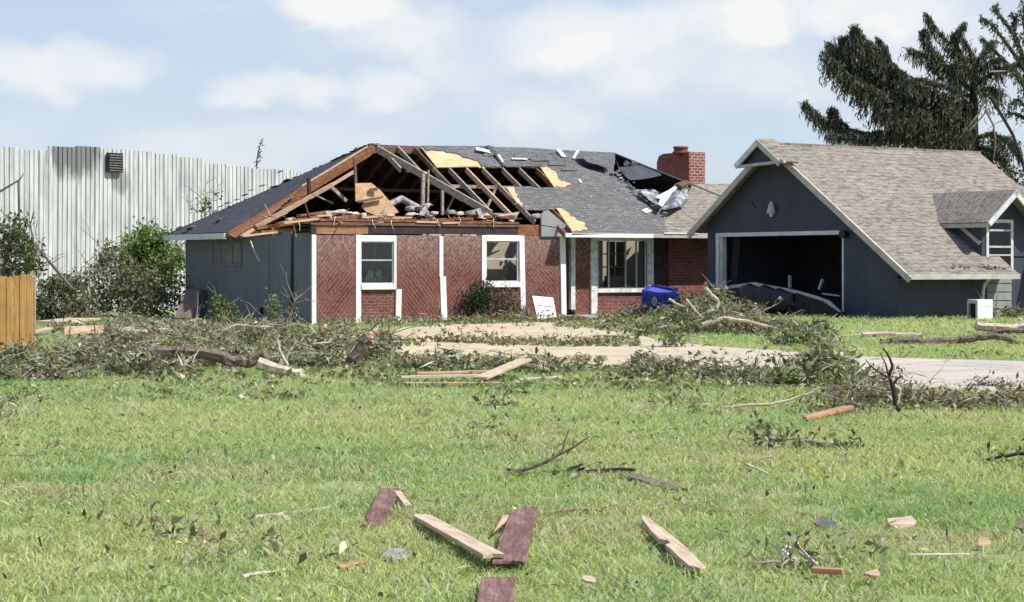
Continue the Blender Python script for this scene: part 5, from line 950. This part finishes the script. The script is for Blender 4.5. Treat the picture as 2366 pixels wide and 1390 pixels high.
# leafy heaps
def heap(label, blobs, n, lsz, cols, seed, bare=10, boughs=(), up=.45, name='brush_heap'):
    """blobs: ground point px, py, half width px, height m, half depth m"""
    r = random.Random(seed); o = gp(blobs[0][0], blobs[0][1]); E_ = empty(name, o, 0, label, 'brush heap', 'heaps of storm-torn branches'); Cs = []
    wt = np.array([b[2] * (b[3] + .15) for b in blobs]); wt = wt / wt.sum()
    for b, k in zip(blobs, wt):
        c = gp(b[0], b[1]); rx = b[2] * c.y / FOC; kk = int(n * k); ncl = max(5, kk // 16); u = unit(rng.normal(size=(ncl, 3))) * rng.random((ncl, 1)) ** .4; u[:, 2] = np.abs(u[:, 2])
        cl = np.array(c) + u * np.array([rx, b[4], b[3]]); i = rng.integers(0, ncl, kk); p = cl[i] + rng.normal(size=(kk, 3)) * np.array([.12, .14, .075]); p[:, 2] = np.maximum(p[:, 2], c.z + .02); Cs.append(p)
    Cs = np.concatenate(Cs) - np.array(o); tag(leaves('foliage', M['leaf'], Cs, lsz * (.35 + 1.0 * rng.random(len(Cs)) ** 1.5), cols, E_, up=up), kind='stuff')
    kt = n // 3; ti = rng.integers(0, len(Cs), kt); T = Cs[ti] + rng.normal(size=(kt, 3)) * .05; T[:, 2] = np.maximum(T[:, 2] * 1.1, .02); Dt = rng.normal(size=(kt, 3)); Dt[:, 2] *= .45
    V, F = leaf_geo(T, (.12 + .34 * rng.random(kt) ** 2) * min(1, lsz * 9) * (.32 if o.y < 20 else 1), Dt, elong=16 if o.y > 20 else 22, fold=.1); tag(npmesh('twigs', V, F, M['chip'], E_, np.repeat(palette(kt, TWC), 4, 0)), kind='stuff')
    for _ in range(bare):
        b = r.choice(blobs); c = gp(b[0] + r.uniform(-.9, .9) * b[2], b[1]) - o; c.z += r.uniform(.2, .8) * b[3]; c.y += r.uniform(-.5, .3) * b[4]; sz_ = min(1.3, .12 + b[3] * 2.0); d = Vector((r.uniform(-1, 1), r.uniform(-.6, .6), r.uniform(-.1, .5))).normalized() * r.uniform(.35, 1.1) * sz_
        pp = rpath(c, c + d, 4, .07, r); m = MB(); m.tube(pp, r.uniform(.007, .018) * (.4 + .6 * sz_), .003, 5)
        if r.random() < .7: m.tube(rpath(pp[2], pp[2] + Vector((r.uniform(-1, 1), r.uniform(-.4, .4), r.uniform(.1, .8))) * .35 * sz_, 3, .08, r), .005, .002, 4)
        m.build('twig', M[r.choice(('twig', 'twig', 'barklt', 'bark'))], E_)
    for (pp, r0, r1, mt) in boughs:
        Yb = gp(blobs[0][0], blobs[0][1]).y - blobs[0][4] * .6; Q = []; P_ = [at(a, b_, Yb) - o for a, b_ in pp]
        for j in range(len(P_) - 1):
            for u in (0, .5): v = P_[j].lerp(P_[j + 1], u); Q.append(v + (Vector((r.uniform(-1, 1), r.uniform(-1, 1), r.uniform(-1, 1))) * r0 * .5 if u else Vector()))
        m = MB(); m.tube(Q + [P_[-1]], r0, r1, 7, .12); m.build('bough', M[mt], E_)
    return E_
TWC = [(.10, .08, .06), (.22, .18, .135), (.36, .31, .245), (.48, .43, .35), (.05, .04, .03)]
SIL = [(.085, .12, .055), (.17, .215, .11), (.27, .32, .18), (.42, .45, .31), (.05, .065, .035), (.22, .185, .12), (.34, .31, .22), (.27, .26, .185)]
OLV = [(.10, .11, .055), (.19, .2, .105), (.31, .31, .18), (.46, .43, .3), (.065, .058, .036), (.25, .195, .12)]
BRT = [(.085, .13, .05), (.15, .215, .085), (.24, .31, .14), (.36, .42, .23), (.05, .07, .03)]
heap('olive debris drift among the pale boards behind the left brush', [(260, 768, 110, .2, .6), (400, 775, 70, .25, .6), (150, 770, 60, .2, .5), (470, 765, 60, .25, .5), (330, 752, 90, .25, .6), (220, 745, 60, .25, .5)], 2600, .12, OLV + SIL, 46, 26)
heap('pale grey bare twigs at the left edge of the lawn', [(8, 965, 40, .16, .4), (-30, 950, 40, .16, .4), (25, 935, 40, .1, .3)], 160, .07, LDRY + SIL[:2], 47, 16)
heap('bright green leafy sprays at the foot of the cedar fence', [(45, 862, 75, .42, .6), (10, 880, 40, .3, .5), (-60, 862, 60, .4, .5), (95, 850, 30, .25, .4)], 1900, .1, BRT + SIL[:2], 21, 8)
heap('grey-green brush heap in the left foreground below the pale boards', [(180, 855, 90, .45, .7), (260, 830, 90, .55, .8), (130, 880, 60, .3, .5), (300, 868, 70, .34, .6)], 3200, .11, SIL + BG, 22, 34)
heap('tangled brush heap around the heavy twisted log', [(420, 838, 100, .5, .8), (520, 850, 90, .36, .6), (400, 868, 60, .26, .5), (470, 806, 80, .55, .8), (340, 815, 60, .5, .7)], 3200, .11, SIL + OLV, 23, 40)
heap('deep leafy brush heap before the grey end wall', [(600, 800, 90, .42, .9), (690, 815, 90, .4, .9), (560, 775, 60, .34, .8), (700, 846, 70, .25, .6), (640, 770, 80, .26, .7)], 3600, .12, SIL + OLV[:3], 24, 44)
heap('brush heap around the mossy slanted stump', [(790, 812, 70, .5, .9), (860, 830, 60, .38, .8), (770, 850, 60, .25, .6), (880, 800, 40, .35, .7), (760, 775, 40, .3, .6)], 3000, .11, SIL + OLV, 25, 26)
heap('low row of leafy sprays along the near edge of the drive', [(1010, 860, 85, .18, .4), (940, 855, 50, .16, .35), (1090, 862, 60, .16, .35), (1050, 844, 30, .16, .25)], 1400, .12, SIL + BRT[:2], 26, 9)
heap('low leafy drift behind the slanting cream plank', [(1200, 858, 70, .2, .4), (1280, 862, 60, .16, .4), (1150, 850, 50, .12, .3), (1330, 856, 40, .12, .3)], 1100, .12, SIL + OLV[:2], 27, 6)
heap('thin line of leaves and bark across the middle of the drive', [(1120, 793, 90, .09, .3), (1230, 797, 90, .07, .25), (1350, 799, 90, .07, .25), (1040, 790, 60, .07, .25)], 900, .13, OLV + SIL[:2], 28, 4)
heap('leaf drift banked along the foot of the brick front', [(980, 748, 90, .16, .4), (1080, 748, 90, .2, .4), (1180, 745, 80, .26, .4), (880, 752, 70, .2, .4), (1250, 742, 60, .2, .4), (790, 756, 60, .2, .4)], 2300, .12, SIL + OLV, 29, 10)
heap('leaf drift lying before the recessed porch and blue bin', [(1360, 724, 60, .2, .5), (1440, 738, 70, .22, .6), (1480, 728, 50, .26, .5), (1340, 744, 60, .1, .4), (1420, 756, 60, .1, .4)], 2000, .13, OLV + SIL, 30, 8)
heap('tall dense green branch heap between the blue bin and garage', [(1600, 770, 100, .75, 1.0), (1560, 765, 70, .6, .9), (1650, 750, 60, .8, .8), (1500, 775, 60, .4, .7), (1620, 725, 40, .6, .5), (1690, 765, 60, .5, .8)], 5200, .13, DK[1:] + SIL + BRT[:2], 31, 22,
     [([(1630, 665), (1640, 676), (1650, 686), (1660, 700), (1655, 716), (1636, 722)], .045, .05, 'barklt'), ([(1585, 690), (1605, 715), (1625, 735)], .03, .02, 'barklt'), ([(1545, 690), (1560, 700), (1580, 708)], .03, .03, 'barklt')])
heap('olive branch heap with a long forked pale limb before the garage door', [(1750, 772, 90, .4, .8), (1700, 765, 60, .42, .8), (1800, 772, 70, .36, .8), (1720, 748, 50, .4, .5)], 2500, .12, OLV + SIL, 32, 22,
     [([(1618, 752), (1648, 746), (1672, 734), (1700, 739), (1743, 746), (1795, 759)], .06, .04, 'barklt'), ([(1665, 738), (1650, 756), (1640, 772)], .05, .03, 'bark'), ([(1640, 740), (1668, 752), (1660, 745)], .03, .02, 'barklt'), ([(1800, 745), (1830, 726), (1856, 715)], .015, .008, 'twig')])
heap('bright yellow-green leafy boughs on the grass right of the forked limb', [(1860, 800, 70, .36, .8), (1810, 795, 50, .28, .7), (1900, 795, 35, .45, .6), (1880, 770, 40, .22, .6)], 2300, .13, BRT, 33, 8)
heap('broad-leaved green boughs spilling over the drive', [(1880, 882, 75, .42, .6), (1920, 865, 40, .5, .6), (1840, 895, 70, .22, .4), (1940, 890, 40, .3, .4)], 2500, .15, SIL + BRT + BRT[1:4], 34, 10)
heap('loose leafy branches scattered on the near side of the drive', [(1560, 870, 80, .22, .4), (1660, 880, 90, .22, .4), (1490, 872, 60, .18, .4), (1750, 888, 70, .18, .4), (1480, 845, 30, .18, .25)], 1900, .12, SIL + DK[2:], 35, 20, [([(1470, 812), (1520, 838), (1570, 850)], .015, .012, 'bark')])
heap('single leafy shoot standing on the far side of the drive', [(1556, 802, 14, .75, .2)], 180, .16, BRT + SIL[2:4], 36, 4)
heap('brown twiggy litter heap around the forked stump', [(2010, 930, 70, .22, .5), (2080, 935, 60, .2, .5), (1960, 920, 60, .2, .5), (2030, 890, 50, .22, .4), (2130, 940, 60, .12, .4), (1940, 950, 70, .12, .4)], 2500, .08, LDRY + OLV + BG, 37, 46)
heap('dry brown brush mat running off the right edge of the yard', [(2280, 945, 90, .12, .4), (2350, 935, 60, .16, .4), (2200, 935, 60, .1, .4), (2400, 930, 60, .14, .4)], 1800, .08, LDRY + OLV, 38, 18)
heap('little dark twig heap lying on the clean drive', [(2292, 893, 42, .07, .12)], 150, .06, [(.04, .03, .025), (.09, .07, .06), (.16, .14, .12)], 39, 8)
heap('dark clump of torn leaves in the lower left lawn', [(420, 1250, 40, .08, .2), (440, 1268, 25, .06, .15)], 90, .08, SIL, 40, 3); heap('wilted leaf clump left of the grey plastic scrap', [(770, 1300, 35, .08, .2), (650, 1275, 25, .06, .15)], 90, .08, SIL + LDRY, 41, 3)
heap('mixed leaf and bark clump near the bottom right', [(1850, 1318, 60, .1, .25), (1940, 1310, 30, .08, .2)], 170, .08, SIL + LDRY + DK, 42, 6); heap('small dark leaf sprig alone in the middle of the lawn', [(1128, 995, 22, .1, .12)], 40, .09, DK, 43, 1)
heap('leafy dark sprig on the grass below the cream planks', [(1180, 915, 22, .2, .2), (1150, 940, 40, .05, .2)], 110, .1, DK + SIL[:2], 44, 3); heap('scattered brown leaves left of the short purple board', [(330, 1222, 50, .05, .25), (520, 1300, 40, .06, .2)], 110, .06, LDRY, 45, 2)
# lumber
plank('plank', 'long cream plank nearest the lawn in the mid-lawn plank pile', 'plank', (930, 894), (1164, 894), .13, .035, 'plankt', .03, .03, shape=RAG); plank('plank', 'cream plank in the middle of the mid-lawn plank pile', 'plank', (924, 886), (1116, 881), .12, .035, 'plankc', .07, .07); plank('plank', 'farthest pinkish plank of the mid-lawn plank pile', 'plank', (962, 873), (1134, 868), .1, .035, 'plankt', .05, .05)
plank('plank', 'cream plank slanting upward out of the plank pile', 'plank', (1110, 890), (1214, 868), .2, .035, 'plankc', .08, .22); plank('plank', 'dark weathered plank right of the slanting cream one', 'plank', (1196, 884), (1292, 878), .1, .03, 'barklt', .03, .03); rod('plank', 'dark thin stick on the clean drive by the house', 'stick', (1372, 780), (1440, 779), .06, .04, 'bark', .04, .04)
plank('plank', 'yellowish board poking out beside the fence end', 'plank', (70, 782), (116, 775), .16, .04, 'plankc', .1, .15); plank('panel', 'flat pale yellow panel lying on the grass right of the fence', 'panel', (118, 757), (196, 752), 1.0, .05, 'plankc', .12, .16)
plank('plank', 'pink-tinged board on edge among the left leaves', 'plank', (147, 783), (238, 778), .05, .17, 'rafterlt', .1, .1); plank('plank', 'pale board on edge right of the pink-tinged board', 'plank', (244, 781), (308, 778), .05, .13, 'plankc', .1, .1); plank('panel', 'yellow slatted panel lying by the grey round lid', 'panel', (310, 785), (375, 778), .5, .06, 'plankc', .14, .14)
plank('plank', 'pale board running up to the leaning brown panel', 'plank', (380, 772), (460, 748), .14, .04, 'plankc', .12, .12); plank('plank', 'dark board with a pale edge lying beyond the yellow panel', 'plank', (136, 735), (200, 734), .5, .05, 'panelbr', .15, .2); plank('plank', 'thin pale lath behind the dark board', 'lath', (180, 726), (236, 725), .2, .04, 'plankc', .2, .2)
plank('slab', 'pale concrete edging along the grey end wall', 'edging', (560, 752), (700, 756), .25, .1, 'concrete', .0, .0)
c = gp(357, 792, .15); mb = MB(); mb.tube([c + Vector((0, -.03, .06)), c + Vector((0, .03, .06))], .13, .13, 14); thing(mb, 'lid', M['panelbr'], 'grey-brown round lid standing by the yellow slatted panel', 'lid'); c = gp(108, 736, .14); mb = MB(); mb.add(*lump(c, .11, 3, .95)); thing(mb, 'ball', M['white'], 'small white ball lying beyond the cedar fence end', 'ball', smooth=True)
# leaning panels
def lean(name, label, cat, quad, Y0, Y1, mat, t=.04):
    P_ = [at(quad[0][0], quad[0][1], Y1), at(quad[1][0], quad[1][1], Y1), at(quad[2][0], quad[2][1], Y0), at(quad[3][0], quad[3][1], Y0)]; mb = MB(); mb.prism(P_, (0, t, -.005)); return thing(mb, name, M[mat], label, cat)
lean('panel', 'dark brown panel tilted against the left corner of the house', 'panel', ((432, 667), (464, 671), (444, 734), (402, 734)), 57.5, 58.3, 'panelbr'); lean('panel', 'black board leaning just right of the brown panel', 'panel', ((466, 667), (481, 672), (474, 742), (448, 736)), 57.8, 58.2, 'black')
wb = lean('board', 'scuffed white board leaning at an angle on the brick front', 'board', ((1230, 683), (1278, 687), (1286, 732), (1243, 738)), 57.2, 57.75, 'white'); o0 = Vector(wb.location); m = MB()
for (a, b, c, d, w_) in ((1240, 704, 1252, 706, .03), (1255, 708, 1275, 708, .025), (1262, 716, 1270, 717, .04), (1248, 722, 1256, 720, .025), (1262, 698, 1274, 697, .015)): m.beam(at(a, b, 57.36) - o0, at(c, d, 57.36) - o0, .004, w_)
m.build('scuff_mark', M['insulg'], wb)
# blue bin lying on its side
bo = gp(1530, 724); BN = empty('wheeled_bin', bo, R(-20), 'blue wheeled rubbish bin tipped over below the porch window', 'bin'); BN.rotation_euler = (R(10), R(5), R(-24)); m = MB(); z0 = .14
m.prism([(-.52, -.29, z0), (-.52, .29, z0), (-.52, .31, z0 + .56), (-.52, -.31, z0 + .56)], (.001, 0, 0)); m.v = []; m.f = []
A_ = [(-.5, -.30, z0), (-.5, .30, z0), (-.5, .30, z0 + .58), (-.5, -.30, z0 + .58)]; B_ = [(.5, -.22, z0 + .06), (.5, .22, z0 + .06), (.5, .22, z0 + .48), (.5, -.22, z0 + .48)]
m.add(A_ + B_, [(0, 1, 2, 3), (7, 6, 5, 4), (0, 4, 5, 1), (1, 5, 6, 2), (2, 6, 7, 3), (3, 7, 4, 0)]); body = m.build('body', M['blue'], BN, bevel=.035); m = MB(); m.box(-.56, -.46, -.33, .33, z0 - .03, z0 + .61); m.build('rim', M['blue'], BN, bevel=.03)
m = MB(); m.prism([(-.42, -.285, z0 + .578), (.44, -.215, z0 + .492), (.44, .2, z0 + .492), (-.42, .27, z0 + .578)], (0, 0, .012)); m.build('sunlit_side', M['bluelt'], BN); m = MB(); m.prism([(-.5, .30, z0 + .3), (.3, .38, z0 + .36), (.34, .40, z0 + .6), (-.5, .34, z0 + .64)], (0, .03, 0)); m.build('lid', M['blue'], BN, bevel=.01)  # lighter blue sheet paints the sunlit upward face of the bin
for s in (-1, 1): m = MB(); m.tube([(.47, s * .24, z0 + .1), (.47, s * .29, z0 + .1)], .11, .11, 16); w_ = m.build('wheel', M['black'], BN)
m = MB(); m.tube([(.52, -.2, z0 + .5), (.6, -.18, z0 + .54), (.6, .18, z0 + .54), (.52, .2, z0 + .5)], .016, .016, 8); m.build('handle', M['blue'], BN)
m = MB(); r_ = [(-.16 + .075 * math.cos(t) * (1 if k == 0 else .62), -.2905 - .0 - (.002), z0 + .28 + .13 * math.sin(t) * (1 if k == 0 else .75)) for k in (0, 1) for t in [2 * math.pi * i / 20 for i in range(20)]]
def bside(x): return -.30 + .08 * (x + .5)
r_ = [(x, bside(x) - .004, z) for x, y, z in r_]; m.add(r_, [(i, (i + 1) % 20, 20 + (i + 1) % 20, 20 + i) for i in range(20)]); m.prism([(-.17, bside(-.17) - .004, z0 + .2), (-.15, bside(-.15) - .004, z0 + .2), (-.15, bside(-.15) - .004, z0 + .36), (-.17, bside(-.17) - .004, z0 + .36)], (0, -.002, 0)); m.build('emblem', M['whiteold'], BN)
# white utility box by the garage side wall
ub = gp(2264, 738); UB = empty('utility_box', ub, R(24), 'white enamelled metal box with an open left side by the garage wall', 'box'); m = MB(); m.box(-.24, .24, -.22, -.19, .0, .52); m.box(-.24, .24, -.19, .2, .5, .52); m.box(.22, .24, -.19, .2, .0, .5); m.build('casing', M['cabinet'], UB, bevel=.012)
m = MB(); m.box(-.14, .2, -.17, .18, .03, .48); m.build('dark_core', M['black'], UB); m = MB(); m.box(-.25, -.22, -.2, -.15, .0, .5); m.box(-.25, -.22, .15, .2, .0, .5); m.box(-.25, -.22, -.15, .15, .42, .5); m.build('side_frame', M['frame'], UB); m = MB(); m.box(-.1, .16, -.224, -.22, .34, .35); m.build('seam', M['frame'], UB)
# wire stake at the left edge of the lawn
sp = gp(40, 1062); WS = empty('wire_stake', sp, 0, 'thin straight wire with a bent end at the left edge of the lawn', 'wire'); m = MB(); m.tube([at(-60, 1052, sp.y) - sp, at(82, 1052, sp.y) - sp, at(84, 1064, sp.y) - sp], .008, .008, 6); m.build('wire', M['bark'], WS)
m = MB(); m.tube([at(84, 1050, sp.y) - sp, at(134, 1014, sp.y + .9) - sp], .004, .003, 5); m.build('string', M['bark'], WS)
